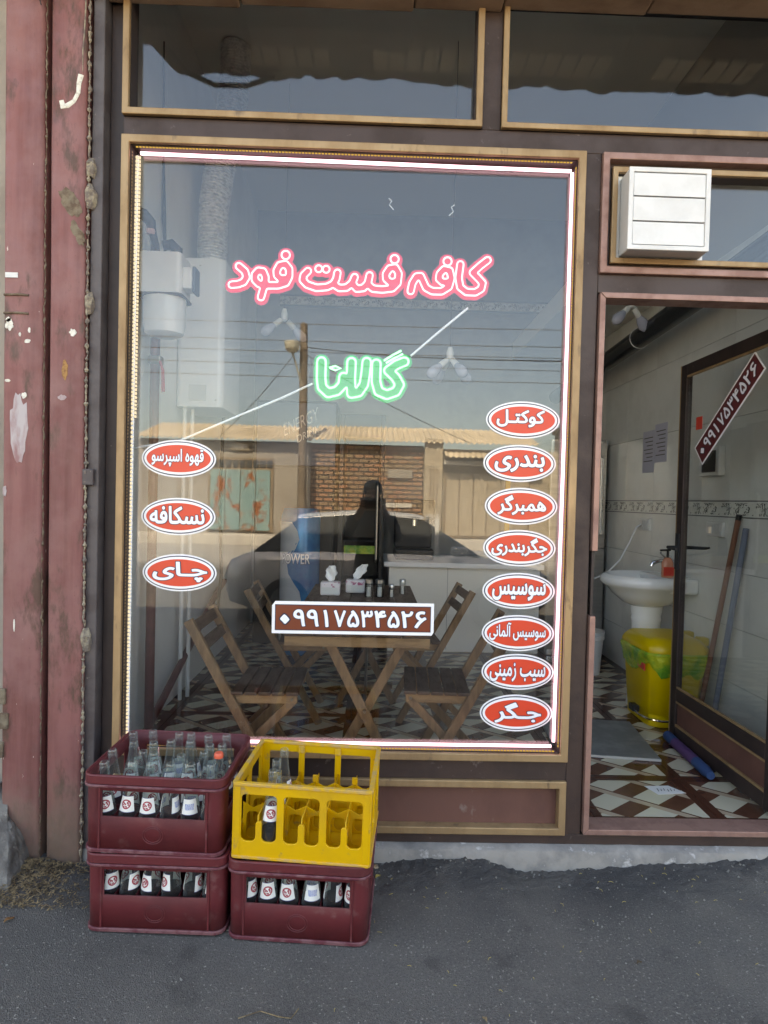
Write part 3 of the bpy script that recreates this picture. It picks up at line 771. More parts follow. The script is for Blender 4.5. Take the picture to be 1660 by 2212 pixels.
# ------------------------------------------------------------------ shop front: posts, rails, framed windows, panel, open door
sf = thing('storefront', 'brown metal shop front with gold framed windows and open glass door', 'shop front', (0, .03, .06))
def member(nm, x0, x1, z0, z1, y0=0., y1=.07, mt='frame_brown', bev=.002): return MB().box(x0, x1, y0, y1, z0, z1).build(nm, mt, sf, bevel=bev)
member('side_post', -.9905, -.951, .0, 3.09, -.035, .07, 'strip_grey', .004)
member('post', -.949, -.900, .062, 3.09, .012, .07, 'frame_dark')
member('post', .722, .780, .098, 2.533)
member('post', 1.562, 1.642, .062, 3.09)
member('rail', -.899, 1.561, .062, .0975)
member('rail', -.899, .7215, .294, .366)
member('rail', -.899, 1.561, 2.5335, 2.602)
member('mullion', .351, .417, 2.6025, 3.09, .0, .07)
member('rail', .781, 1.561, 2.046, 2.111)
def window(x0, x1, z0, z1, w, fm, yf=-.018, yb=.058, py=.05, label=None):
    f = MB().frame(x0, x1, z0, z1, w, yf, yf+.016).build('window', fm, sf, bevel=.003, label=label)
    MB().frame(x0+.001, x1-.001, z0+.001, z1-.001, w+.0004, yf+.0162, yb).build('reveal', 'frame_dark', f)
    MB().box(x0+w+.0005, x1-w-.0005, py-.0025, py+.0025, z0+w+.0005, z1-w-.0005).build('pane', 'window_glass', f); return f
window(-.8995, .7215, .3665, 2.533, .027, 'gold', label='large window in a gold frame')
window(-.8995, .3505, 2.6025, 3.085, .023, 'gold', py=.045)
window(.4175, 1.5615, 2.6025, 3.085, .020, 'gold', py=.045)
MB().frame(.781, 1.561, 2.1115, 2.533, .024, -.016, .06).build('outer_frame', 'copper_frame', sf, bevel=.003)
MB().frame(.8055, 1.5365, 2.136, 2.5085, .016, .016, .058).build('inner_rail', 'frame_brown', sf)
window(.822, 1.520, 2.1525, 2.492, .020, 'gold', -.002, .056, .045, label='transom window in a gold frame over the door')
# lower panel
pf = MB().frame(-.8995, .7215, .098, .2935, .026, -.012, .055).build('lower_panel', 'gold', sf, bevel=.003, label='maroon lower panel in a gold frame under the window')
MB().box(-.873, .695, .022, .03, .1245, .267).build('sheet', 'panel_brown', pf)
# door casing: left strip broken at the lock, sill and head
dc = MB(); dc.prism_xz([(.786, .8935), (.786, .104), (.806, .124), (.806, .8935)], -.014, .06)
dcs = dc.build('door_casing', 'copper_frame', sf, bevel=.002)
MB().prism_xz([(.786, 1.127), (.806, 1.127), (.806, 2.023), (.786, 2.043)], -.014, .06).build('door_casing', 'copper_frame', sf, bevel=.002)
MB().prism_xz([(.7865, 2.0445), (.8065, 2.0245), (1.54, 2.0245), (1.56, 2.0445)], -.014, .06).build('door_head', 'copper_frame', sf, bevel=.002)
MB().prism_xz([(.7865, .1035), (1.56, .1035), (1.54, .1235), (.8065, .1235)], -.014, .073).build('door_sill', 'copper_frame', sf, bevel=.002)
MB().box(.79, .80, .0, .055, .895, 1.1255).build('lock_plate', 'frame_dark', sf)
MB().box(.800, .803, .01, .05, .95, 1.07).build('strike_plate', 'bolt', sf)
# door leaf, opened inwards by a right angle
DX0, DX1 = 1.536, 1.568
def leafbox(y0, y1, z0, z1, nm, mt, par, x0=DX0, x1=DX1, bev=.003): return MB().box(x0, x1, y0, y1, z0, z1).build(nm, mt, par, bevel=bev)
lf = leafbox(.80, .85, .135, 2.00, 'door', 'frame_dark', sf, bev=.003); lf['label'] = 'open glass door leaf in a dark brown frame'
leafbox(.085, .130, .135, 2.00, 'stile', 'frame_dark', lf)
leafbox(.1305, .7995, 1.945, 2.00, 'top_rail', 'frame_dark', lf)
leafbox(.1305, .7995, .325, .385, 'lock_rail', 'frame_dark', lf)
leafbox(.1305, .7995, .135, .195, 'bottom_rail', 'frame_dark', lf)
leafbox(.1305, .7995, .1955, .3245, 'panel', 'panel_brown', lf, DX0+.012, DX1-.012, 0)
leafbox(.1305, .7995, .3855, 1.9445, 'pane', 'window_glass', lf, DX0+.014, DX0+.019, 0)
for z0, z1 in ((.1965, .2065), (.3135, .3235)): leafbox(.131, .799, z0, z1, 'bead', 'gold', lf, DX0+.002, DX0+.012, 0)
for z0 in (.387, 1.934): leafbox(.131, .799, z0, z0+.009, 'bead', 'gold', lf, DX0+.002, DX0+.0135, 0)
leafbox(.8505, .855, .135, 2.00, 'edge_strip', 'gold', lf, DX0-.001, DX0+.008, 0)
h = MB(); h.box(DX0-.008, DX0, .81, .84, .98, 1.16); h.tube([(DX0-.008, .825, 1.09), (DX0-.05, .825, 1.09), (DX0-.055, .735, 1.085)], [.009, .009, .006], 8)
h.tube([(DX1, .825, 1.09), (DX1+.05, .825, 1.09), (DX1+.055, .735, 1.095), (DX1+.05, .695, 1.10)], [.009, .009, .008, .005], 8)
h.build('handle', 'black_matte', lf, smooth=True)

# ------------------------------------------------------------------ painted steel columns on the left
def lean(z): return .014*(1-z/2.2)
def column(x0, x1, label, tilt=.0035):
    c = thing('steel_column', label, 'column', ((x0+x1)/2, 0, 0), 0, 'painted steel columns beside the shop front')
    mb = MB(); zs = list(np.arange(-.03, 3.9, .06)); ring = rrect(x0, x1, -.055, .05, .014, 3); n = len(ring)
    for z in zs:
        for x, y in ring: mb.v.append((x+lean(z), y+.0014*fbm(x*10, z*2.2, 4), z))
    for k in range(len(zs)-1): mb.f += [(k*n+i, k*n+(i+1) % n, (k+1)*n+(i+1) % n, (k+1)*n+i) for i in range(n)]
    mb.f.append(tuple(range((len(zs)-1)*n, len(zs)*n)))
    mb.build('shaft', 'column_paint', c, smooth=True); return c
cA = column(-1.274, -1.139, 'dull red steel column with scribbled pale smear, at the left edge')
cB = column(-1.119, -.999, 'dull red steel column with white hook shaped paint mark, next to window')

for col, x, w in ((cA, -1.136, .0045), (cB, -.9925, .0085)):
    mb = MB(); pts = []; rr_ = []
    for i in range(900):
        z = -.01+i*3.6/900; pts.append((x+lean(z)*.6+.0025*fbm(z*40, x)+.003*fbm(z*7, x), -.048+.005*fbm(z*45, x+4), z)); rr_.append(max(.0008, w*(.42+.9*fbm(z*60, x+9))))
    mb.tube(pts, rr_, 6); mb.build('weld_seam' if col is cB else 'rusty_edge', 'mortar' if col is cB else 'rust_edge', col, smooth=True)
for z, s in ((2.40, .024), (2.30, .03), (1.94, .026), (.78, .028), (1.36, .0)):
    if s:
        mb = MB(); mb.lathe([(s*.5, -s*1.4), (s, -s*.6), (s*1.05, s*.5), (s*.5, s*1.4)], 9, (-.990+lean(z)*.6, -.035, z), .7, .8)
        mb.v = [(a+.008*fbm(a*70, c_*70, 1.), b+.008*fbm(a*70, c_*70, 5.), c_+.008*fbm(b*70, c_*70, 9.)) for a, b, c_ in mb.v]; mb.build('mortar_lump', 'mortar', cB)
MB().box(-1.000, -.962, -.052, -.036, 1.315, 1.372).build('bracket', 'strip_grey', cB, bevel=.004)
# raised plates and chips on the columns
def blotch(name, cx_, cz_, rx, rz_, material, parent, seed, y=-.0562, sq=False, n=26, yaw_=0.):
    mb = MB(); pts = []
    for k in range(n):
        t = 2*math.pi*k/n; e = 1+.35*fbm(math.cos(t)*2+seed, math.sin(t)*2, seed)
        a, b = rx*e*math.cos(t), rz_*e*math.sin(t); a, b = a*math.cos(yaw_)-b*math.sin(yaw_), a*math.sin(yaw_)+b*math.cos(yaw_)
        pts.append((cx_*.974+a+lean(cz_), cz_+b))
    mb.prism_xz(pts, y, y+.004); return mb.build(name, material, parent)
hook = [(-1.047, 2.700), (-1.054, 2.672), (-1.056, 2.640), (-1.070, 2.612), (-1.092, 2.596), (-1.108, 2.592), (-1.113, 2.612)]
mb = MB(); mb.tube([(x*.974, -.0555, z) for x, z in hook], [.010, .008, .007, .007, .009, .011, .008], 8); mb.v = [(a, -.0555+(b+.0555)*.25, c_) for a, b, c_ in mb.v]; mb.build('paint_mark', 'paint_white', cB, smooth=True)
drip = [(-1.03, 3.02), (-1.028, 2.93), (-1.031, 2.85), (-1.036, 2.78), (-1.035, 2.71)]
mb = MB(); mb.tube([(x*.974-.006, -.0557, z) for x, z in drip], [.002, .0028, .002, .002, .0012], 6); mb.v = [(a, -.0557+(b+.0557)*.3, c_) for a, b, c_ in mb.v]; mb.build('paint_drip', 'mortar', cB)
blotch('paint_smear', -1.250, 1.505, .030, .115, 'paint_smear', cA, 3.1)
blotch('paint_spot', -1.285, 1.855, .014, .020, 'paint_white', cA, 8.2); blotch('paint_spot', -1.288, 1.872, .009, .008, 'paint_white', cA, 2.2)
blotch('paint_spot', -1.222, 1.80, .010, .007, 'paint_white', cA, 5.5); blotch('paint_spot', -1.216, 1.838, .004, .009, 'paint_white', cA, 1.2)
blotch('paint_spot', -1.248, 1.822, .004, .007, 'paint_white', cA, 7.2); blotch('paint_spot', -1.29, 1.665, .009, .005, 'paint_white', cA, 4.2)
blotch('paint_spot', -1.232, 1.616, .008, .010, 'paint_white', cA, 9.4); blotch('paint_spot', -1.065, 1.835, .012, .012, 'paint_white', cB, 6.6)
blotch('rust_patch', -1.092, 1.705, .010, .033, 'rust_spot', cB, 2.7); blotch('paint_spot', -1.10, 1.612, .014, .009, 'paint_smear', cB, 4.9)
blotch('dark_patch', -1.078, 2.275, .028, .05, 'rust_edge', cB, 12.3, yaw_=.5); blotch('dark_patch', -1.052, 2.17, .016, .045, 'rust_edge', cB, 14.9, yaw_=.5)
blotch('paint_spot', -1.298, 1.29, .006, .018, 'paint_smear', cA, 4.4); blotch('paint_spot', -1.262, .83, .003, .02, 'paint_white', cA, 3.3)
MB().box(-1.264, -1.222, -.0575, -.05, 2.013, 2.030).build('paper_scrap', 'paper', cA)
for z in (1.955, 1.893): MB().tube([(-1.268, -.055, z), (-1.22, -.057, z+.002), (-1.185, -.055, z)], .004, 6).build('weld_bead', 'rust_edge', cA, smooth=True)
# flaking paint plates at the foot of the left column and the broken plinth
for z, a, b in ((.585, -1.272, -1.245), (.50, -1.272, -1.235), (.40, -1.274, -1.25)): MB().box(a, b, -.062, -.05, z-.03, z+.025).build('rusty_plate', 'rust_edge', cA, bevel=.004)
# torn wire at the top of the columns
mb = MB()
for k in range(4):
    pts = [(-1.17+.045*math.cos(t*1.3+k)*(1-.1*k), -.075-.012*math.sin(t*2.1+k), 2.975+.03*math.sin(t+k*.8)) for t in np.linspace(0, 5.2, 26)]
    mb.tube(pts, .0024, 5)
mb.tube([(-1.21, -.075, 2.99), (-1.18, -.08, 2.95), (-1.155, -.075, 2.945), (-1.148, -.07, 2.915)], .002, 5)
tag(mb.build('wire_bundle', 'cable_black', smooth=True), 'tangle of thin black wire tied across the top of both red columns', 'wire')
pl = MB(); nu, nv = 46, 34                                         # rough broken concrete, finely pitted
for j in range(nv+1):
    z = -.06+.33*j/nv; t = max(0., min(1., (z+.06)/.30)); xe = -1.118-.15*t**1.6; ye = -.30+.235*t**1.3
    for i in range(nu+1):
        u = i/nu*1.7
        if u < 1.: x, y = -1.75+(xe+1.75)*u, ye+.05*u*u
        else: x, y = xe-.03*(u-1)**2, ye+.05+(-.05-ye-.05)*(u-1.)/.7
        d_ = .016*fbm(x*9, y*9, z*9)+.006*fbm(x*38, y*38, z*38)
        pl.v.append((x+d_*.8, y-d_*.6, z+.5*d_))
pl.f = [(j*(nu+1)+i, j*(nu+1)+i+1, (j+1)*(nu+1)+i+1, (j+1)*(nu+1)+i) for j in range(nv) for i in range(nu)]
pl.f.append(tuple(range(nv*(nu+1), (nv+1)*(nu+1))))
tag(pl.build('plinth', 'plinth_concrete', smooth=True), 'broken grey concrete plinth at the foot of the leftmost red column', 'plinth')

# ------------------------------------------------------------------ light strips in the window
GY = .0475                                                         # front face of the big pane
led = thing('light_strip', 'glowing pinkish white light strip running round the big window', 'light strip', (0, .03, .40))
def run(nm, pts, r, mt, par=led): return MB().tube([(x, .036, z) for x, z in pts], r, 8).build(nm, mt, par, smooth=True)
run('top_run', [(-.852, 2.497), (-.37, 2.494), (.3, 2.490), (.684, 2.489)], .0060, 'led_white')
run('right_run', [(.688, 2.482), (.688, 1.44), (.684, .42)], .0060, 'led_white')
run('bottom_run', [(.675, .404), (.06, .402), (-.866, .402)], .0060, 'led_white')
def dotted(nm, pts, pitch, size, mt, par, y=.037, face=None):
    mb = MB(); q_ = 0.
    for (a, b), (c, d) in zip(pts, pts[1:]):
        L = math.hypot(c-a, d-b); k = int(L/pitch)
        for i in range(k):
            t = (i+.5)/k; x, z = a+(c-a)*t, b+(d-b)*t
            if abs(c-a) > abs(d-b): mb.box(x-size[0]/2, x+size[0]/2, y-.002, y+.003, z-size[1]/2, z+size[1]/2)
            else: mb.box(x-size[1]/2, x+size[1]/2, y-.002, y+.003, z-size[0]/2, z+size[0]/2)
    o = mb.build(nm, mt, par); o['kind'] = 'stuff'; return o
LJ = [(-.866, 2.49), (-.868, 2.02), (-.868, 1.55), (-.869, 1.47), (-.868, .90), (-.868, .42)]
dotted('left_run', LJ, .0135, (.0085, .0075), 'led_warm', led)
dotted('left_run', [(-.856, 2.49), (-.857, 1.56)], .0135, (.0085, .0055), 'led_warm', led, .0385)
MB().tube([(x-.0, .0425, z) for x, z in LJ], .0065, 6).build('left_sleeve', 'cord_white', led, smooth=True)
# beaded gold trim inside the frame, its glow imitating light strip reflections
tr = thing('gold_trim', 'beaded gold trim inside the big window frame, glowing in place of strip reflections', 'trim', (0, 0, .39))
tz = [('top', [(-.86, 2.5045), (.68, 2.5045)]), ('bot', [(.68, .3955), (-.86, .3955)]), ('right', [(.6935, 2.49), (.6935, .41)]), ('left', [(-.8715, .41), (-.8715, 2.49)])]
for nm, pts in tz: dotted('bead_row', pts, .0115, (.0075, .0045), 'led_reflection' if nm != 'left' else 'gold', tr, .008)

# ------------------------------------------------------------------ neon signs (outlined letters bent from tube)
def U(x, y): return (-.596+.000634*x+.000012*y, 2.224+.000021*x-.000632*y)   # sign drawing -> metres on the glass
def neon(name, label, strokes, hw, rings, mt, amt, back, tube_r, cords, extra):
    t = thing(name, label, 'neon sign', (0, .09, 1.9))
    st = [[U(*p) for p in s_] for s_ in strokes]; r = hw*.000633; h = .0026
    A = np.concatenate([np.array(s_) for s_ in st]); lo = A.min(0)-r-.05; hi = A.max(0)+r+.05
    gx = np.arange(lo[0], hi[0], h); gy = np.arange(lo[1], hi[1], h); X, Y = np.meshgrid(gx, gy)
    D = stroke_sdf(st, X, Y); Dr = D.copy()
    for x, y, q_ in rings:
        c = U(x, y); Dr = np.minimum(Dr, np.hypot(X-c[0], Y-c[1])-q_*.000633+r)
    for L in field_loops(D, gx, gy, r):
        P = smooth_loop(L); MB().tube([(a, .085, b) for a, b in P], tube_r, 6, closed=True).build('tube', mt, t, smooth=True)
    for x, y, q_ in rings:
        c = U(x, y); MB().tube([(c[0]+q_*.000633*math.cos(a), .085, c[1]+q_*.000633*math.sin(a)) for a in np.linspace(0, 2*math.pi, 22)[:-1]], tube_r, 6, closed=True).build('tube', mt, t, smooth=True)
    for s_ in extra: MB().tube([(U(*p)[0], .085, U(*p)[1]) for p in s_], tube_r, 6).build('tube', mt, t, smooth=True)
    vs, fs = field_mesh(Dr, gx, gy, r+back); MB().add([(a, .0945, b) for a, b in vs], fs).build('halo_backing', amt, t)  # sheet spread past the letters to stand in for the halo of their glow
    for pts in cords: MB().tube([(x, .098, z) for x, z in pts], .0042, 7).build('cord', 'cord_white', t, smooth=True)
    return t
PINK = [[(133, 152), (168, 182), (177, 215), (160, 243), (128, 255), (92, 258)],
        [(260, 330), (272, 288), (283, 255), (286, 215), (272, 182), (245, 178), (225, 200), (225, 230), (248, 254), (300, 262), (360, 262), (404, 248), (422, 212), (422, 168), (400, 140), (368, 146), (350, 178), (352, 205), (372, 224), (404, 222)],
        [(530, 180), (505, 205), (500, 232), (525, 258), (580, 277), (640, 272), (676, 255), (694, 225), (700, 190)],
        [(676, 255), (712, 278), (752, 276), (785, 250), (800, 215)], [(785, 250), (812, 282), (850, 278), (876, 250), (886, 205)],
        [(876, 255), (905, 282), (960, 287), (1018, 280), (1048, 250), (1054, 195), (1034, 160), (1002, 165), (980, 198), (982, 226), (1004, 246), (1036, 242)],
        [(1124, 296), (1134, 250), (1158, 212), (1182, 210), (1196, 240), (1214, 278), (1250, 297), (1304, 298), (1346, 272), (1360, 222), (1350, 178), (1318, 170), (1292, 198), (1288, 226), (1308, 244), (1342, 244)],
        [(1412, 142), (1402, 220), (1412, 274), (1448, 302), (1500, 304), (1534, 284), (1542, 250), (1516, 222), (1484, 190), (1526, 152), (1570, 118)]]
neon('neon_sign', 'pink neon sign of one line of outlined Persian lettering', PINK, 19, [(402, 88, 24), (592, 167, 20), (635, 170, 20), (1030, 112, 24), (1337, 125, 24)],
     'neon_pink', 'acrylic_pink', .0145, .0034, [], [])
GREEN = [[(610, 702), (608, 800), (614, 850), (650, 884), (700, 872), (734, 836), (738, 792)],
         [(784, 706), (780, 800), (784, 888), (826, 880), (856, 836), (866, 770), (872, 706)],
         [(928, 716), (926, 820), (942, 876), (990, 896), (1042, 878), (1064, 838), (1040, 796), (998, 756), (1044, 722), (1090, 704)]]
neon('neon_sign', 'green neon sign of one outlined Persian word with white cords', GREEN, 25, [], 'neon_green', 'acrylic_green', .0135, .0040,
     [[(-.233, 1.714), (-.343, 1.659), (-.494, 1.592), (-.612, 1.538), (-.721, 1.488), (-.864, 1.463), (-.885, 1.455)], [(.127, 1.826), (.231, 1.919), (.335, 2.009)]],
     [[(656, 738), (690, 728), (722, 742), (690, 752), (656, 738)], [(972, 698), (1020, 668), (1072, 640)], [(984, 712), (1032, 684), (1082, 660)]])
for x, z, m_ in ((.03, 2.36, 1), (.27, 2.345, -1)):
    tag(MB().tube([(x, .056, z+.02), (x+.012*m_, .058, z+.012), (x+.004*m_, .057, z-.004), (x+.02*m_, .057, z-.02)], .0016, 5).build('hanging_clip', 'cord_white', smooth=True),
        'tiny pale clip stuck on the window above the pink neon sign, '+('left one' if m_ > 0 else 'right one'), 'clip')

# ------------------------------------------------------------------ stickers on the glass
def oval(cx_, cz_, w, h_, text, what, box, grow=.030, outl=.060):
    t = thing('oval_sticker', what, 'sticker', (cx_, GY, cz_), 0, 'oval menu stickers on the shop window')
    def disc(nm, k, mt, lay, inner=None):
        n = 64; y = GY-.0011*(lay+1)
        pts = [(cx_+w/2*k*math.cos(2*math.pi*i/n), cz_+(h_/2-(1-k)*w/2)*math.sin(2*math.pi*i/n)) for i in range(n)]
        MB().prism_xz(pts, y, y+.0008).build(nm, mt, t)
    disc('border', 1.0, 'sticker_white', 0); disc('ring', .957, 'sticker_navy', 1); disc('inner_border', .928, 'sticker_white', 2); disc('field', .862, 'sticker_red', 3)
    put = lambda u, v, lay: (cx_+u*w, GY-.0058-.0011*lay, cz_+v*h_)
    lettering('lettering', text, box, grow, outl, t, put, 'sticker_letters', 'sticker_navy')
K = 'red oval sticker with white Persian lettering, '
oval(.539, 1.594, .270, .135, 'کوکتـل', K+'topmost of eight on the right of the window', (-.36, .29, -.20, .27))
oval(.532, 1.436, .266, .135, 'بندری', K+'second from top on the right', (-.35, .34, -.24, .24))
oval(.542, 1.280, .266, .135, 'همبرگر', K+'third from top on the right', (-.33, .34, -.24, .30))
oval(.540, 1.127, .266, .133, 'جگربندری', K+'fourth from top on the right', (-.39, .38, -.22, .29))
oval(.542, .970, .266, .133, 'سوسیس', K+'fifth from top on the right', (-.37, .37, -.26, .22))
oval(.544, .815, .266, .133, 'سوسیس آلمانی', K+'sixth from top, with two words', (-.40, .38, -.20, .30), .024, .052)
oval(.547, .672, .266, .133, 'سیب زمینی', K+'second from bottom on the right', (-.39, .38, -.26, .26), .024, .052)
oval(.546, .520, .268, .136, 'جـگر', K+'lowest of eight on the right of the window', (-.30, .34, -.26, .30))
oval(-.702, 1.421, .266, .135, 'قهوه اسپرسو', K+'topmost of three on the left, with two words', (-.36, .34, -.22, .26), .024, .052)
oval(-.700, 1.212, .266, .135, 'نسکافه', K+'middle of three on the left', (-.38, .36, -.20, .28))
oval(-.692, 1.009, .266, .135, 'چـای', K+'lowest of three on the left', (-.36, .38, -.24, .30))
def digits(t, put, w, h_):
    d = '۰۹۹۱۷۵۳۴۵۲۶'; n = len(d)
    for k, c in enumerate(d):
        u0 = -.455+k*.083
        b = (u0+.004, u0+.079, -.27, .26)
        if c == '۰': b = (u0+.006, u0+.064, -.20, .10)
        elif c == '۱': b = (u0+.022, u0+.056, -.28, .26)
        lettering('digit', c, b, .022, .050, t, put, 'sticker_letters', 'sticker_navy', .03)
pc = (-.061, .8565); pw, ph = .590, .118; tl = R(.25)
t = thing('number_sticker', 'long brown sticker with white phone number on the big window', 'sticker', (pc[0], GY, pc[1]))
def pput(u, v, lay, y0=GY-.0046):
    a, b = u*pw, v*ph; return (pc[0]+a*math.cos(tl)-b*math.sin(tl), y0-.0011*lay, pc[1]+a*math.sin(tl)+b*math.cos(tl))
def ppanel(nm, mx, mz, mt, lay, cut=0):
    a, b = .5-mx, .5-mz; pts = [(-a, -b), (a, -b), (a, b), (-a, b)]
    if cut: pts = [(-a, -b), (a-.012, -b), (a, -b+.10), (a, b), (-a+.02, b), (-a, b-.14)]
    P = [pput(u, v, 0) for u, v in pts]; MB().prism_xz([(p[0], p[2]) for p in P], GY-.0011*(lay+1), GY-.0011*(lay+1)+.0008).build(nm, mt, t)
ppanel('border', 0, 0, 'sticker_white', 0, 1); ppanel('line', .019, .10, 'sticker_navy', 1); ppanel('field', .024, .125, 'phone_brown', 2)
digits(t, pput, pw, ph)
# the same number on the door leaf, set aslant (seen from the street side of the pane)
dpl = Vector((.265, 1.893)); dpr = Vector((.690, 1.538)); dctr = (dpl+dpr)/2
t = thing('number_sticker', 'maroon phone number sticker set aslant on the open door glass', 'sticker', (DX0+.013, dctr[0], dctr[1]))
e1 = (dpl-dpr).normalized(); e2 = Vector((-e1[1], e1[0])); e2 = e2 if e2[1] > 0 else -e2; dw, dh = .560, .113
def dput(u, v, lay): p = dctr+e1*(u*dw)+e2*(v*dh); return (DX0+.0105-.0011*lay, p[0], p[1])
def dpanel(nm, mx, mz, mt, lay):
    a, b = .5-mx, .5-mz; P = [dput(u, v, 0) for u, v in ((-a, -b), (a, -b), (a, b), (-a, b))]
    x0 = DX0+.0135-.0011*(lay+1); MB().prism_yz([(p[1], p[2]) for p in P], x0, x0+.0008).build(nm, mt, t)
dpanel('border', 0, 0, 'sticker_white', 0); dpanel('field', .014, .075, 'phone_maroon', 1); digits(t, dput, dw, dh)
tag(MB().box(DX0+.011, DX0+.0135, .67, .72, 1.665, 1.725).build('label_tag', 'soap_label'), 'small red square label on the open door glass', 'label')

# ------------------------------------------------------------------ louvred vent in the transom
v = thing('exhaust_vent', 'white louvred exhaust vent box fixed in the transom over the door', 'vent', (1.03, -.04, 2.17))
VX0, VX1, VZ0, VZ1 = .842, 1.118, 2.153, 2.432
mb = MB(); mb.box(.845, 1.165, .022, .04, 2.174, 2.470); mb.build('back_plate', 'plastic_white', v, bevel=.003)
mb = MB(); mb.prism_yz([(.0215, VZ0+.03), (.0215, VZ1+.022), (-.088, VZ1+.004), (-.088, VZ0+.008)], VX0+.012, VX1+.012) if False else loft0(mb, [[(VX0+.016, .0215, VZ0+.028), (VX1+.03, .0215, VZ0+.028), (VX1+.03, .0215, VZ1+.026), (VX0+.016, .0215, VZ1+.026)], [(VX0, -.088, VZ0+.008), (VX1, -.088, VZ0+.008), (VX1, -.088, VZ1+.004), (VX0, -.088, VZ1+.004)]]); mb.build('housing', 'vent_white', v, bevel=.004)
MB().frame(VX0-.002, VX1+.002, VZ0+.008, VZ1+.006, .016, -.098, -.0885).build('front_frame', 'vent_white', v, bevel=.002)
zz = [VZ0+.0245, VZ0+.0245+.0800, VZ0+.0245+.1635, VZ1-.0105]
MB().box(VX0+.0145, VX1-.0145, -.0895, -.0885, zz[0], zz[3]).build('gap_backing', 'vent_gap', v)
for k in range(3): MB().prism_yz([(-.0900, zz[k]+.0018), (-.0965, zz[k]+.0018), (-.0940, zz[k+1]-.0018), (-.0900, zz[k+1]-.0018)], VX0+.0155, VX1-.0155).build('louvre', 'vent_white', v, bevel=.001)

# ------------------------------------------------------------------ crates
CW, CD, CH = .405, .312, .232
def perimeter(w, d, r, brk):
    """points round a rounded rectangle; brk = break positions along each straight side"""
    pts = []
    sides = [((-w/2, -d/2), (1, 0), w), ((w/2, -d/2), (0, 1), d), ((w/2, d/2), (-1, 0), w), ((-w/2, d/2), (0, -1), d)]
    for k, ((x, y), (dx, dy), L) in enumerate(sides):
        for s_ in sorted(set([r]+[L/2+b for b in brk[k]]+[L-r])): pts.append((x+dx*s_, y+dy*s_, k if True else 0, s_-L/2))
        ox, oy = x+dx*L, y+dy*L; ndx, ndy = -dy, dx
        cx_, cy_ = ox-dx*r+ndx*r, oy-dy*r+ndy*r
        a0 = math.atan2(-ndy, -ndx)
        for i in range(1, 6):
            t_ = a0+math.pi/2*i/6; pts.append((cx_+r*math.cos(t_), cy_+r*math.sin(t_), -1, 0))
    return pts
def ring_band(mb, w, d, r, z0, z1, t0, t1):
    """band following the perimeter, from offset t0 (inner) to t1 (outer)"""
    def pr(off): return [(p[0], p[1]) for p in perimeter(w+2*off, d+2*off, max(.004, r+off), [[0], [0], [0], [0]])]
    A, B = pr(t0), pr(t1); n = len(A); vs = []
    for P, z in ((A, z0), (B, z0), (B, z1), (A, z1)): vs += [(x, y, z) for x, y in P]
    fs = []
    for k in range(4):
        for i in range(n): fs.append((k*n+i, k*n+(i+1) % n, ((k+1) % 4)*n+(i+1) % n, ((k+1) % 4)*n+i))
    return mb.add(vs, fs)
def maroon_crate():
    c = local('bottle_crate', 'x', 'crate', 'stacked bottle crates')
    ow, od = .150, .095; brk = [[-ow, ow], [-od, od], [-ow, ow], [-od, od]]; P = perimeter(CW, CD, .030, brk); n = len(P)
    zs = [.004, .106, .184, CH-.003]; mb = MB()
    for z in zs:
        k = 1.0+.012*(z/CH)
        for x, y, _, _ in P: mb.v.append((x*k, y*k, z))
    for j in range(3):
        for i in range(n):
            a, b = P[i], P[(i+1) % n]
            if j == 1 and a[2] >= 0 and a[2] == b[2] and abs(a[3]+b[3]) < .02: continue
            mb.f.append((j*n+i, j*n+(i+1) % n, (j+1)*n+(i+1) % n, (j+1)*n+i))
    s_ = mb.build('shell', 'maroon_plastic', c, smooth=True); sm = s_.modifiers.new('solid', 'SOLIDIFY'); sm.thickness = .006; sm.offset = -1
    mb = MB(); ring_band(mb, CW*1.012, CD*1.012, .030, CH-.028, CH, -.0015, .0065); mb.build('rim', 'maroon_plastic', c, bevel=.003, smooth=True)
    mb = MB(); ring_band(mb, CW*1.011, CD*1.011, .030, CH-.036, CH-.0285, -.001, .0085); mb.build('upper_band', 'maroon_worn', c, bevel=.002, smooth=True)
    mb = MB(); ring_band(mb, CW, CD, .030, .0, .011, -.001, .0055); mb.build('foot_band', 'maroon_worn', c, bevel=.002, smooth=True)
    for x in (-.158, .158):
        for y in (-CD/2-.0015, CD/2+.0015): MB().box(x-.003, x+.003, y-.003, y+.003, .0115, .1945).build('rib', 'maroon_plastic', c, bevel=.001)
    MB().prism_xy([(p[0]*.975, p[1]*.965) for p in P], .006, .010).build('base', 'maroon_plastic', c)
    mb = MB()
    for k in range(1, 6): x = -CW/2+.012+k*(CW-.024)/6; mb.box(x-.0012, x+.0012, -CD/2+.009, CD/2-.009, .0102, .098)
    for k in range(1, 4): y = -CD/2+.010+k*(CD-.020)/4; mb.box(-CW/2+.009, CW/2-.009, y-.0012, y+.0012, .0101, .0975)
    d = mb.build('dividers', 'maroon_plastic', c); d['kind'] = 'stuff'
    e = MB(); yf = -CD/2-.0012
    for rr0 in (.030, .024): e.tube([(rr0*math.cos(a), yf, .056+rr0*.86*math.sin(a)) for a in np.linspace(0, 2*math.pi, 33)[:-1]], .0011, 5, closed=True)
    e.build('moulded_ring', 'maroon_plastic', c)
    return c
crate0 = maroon_crate()
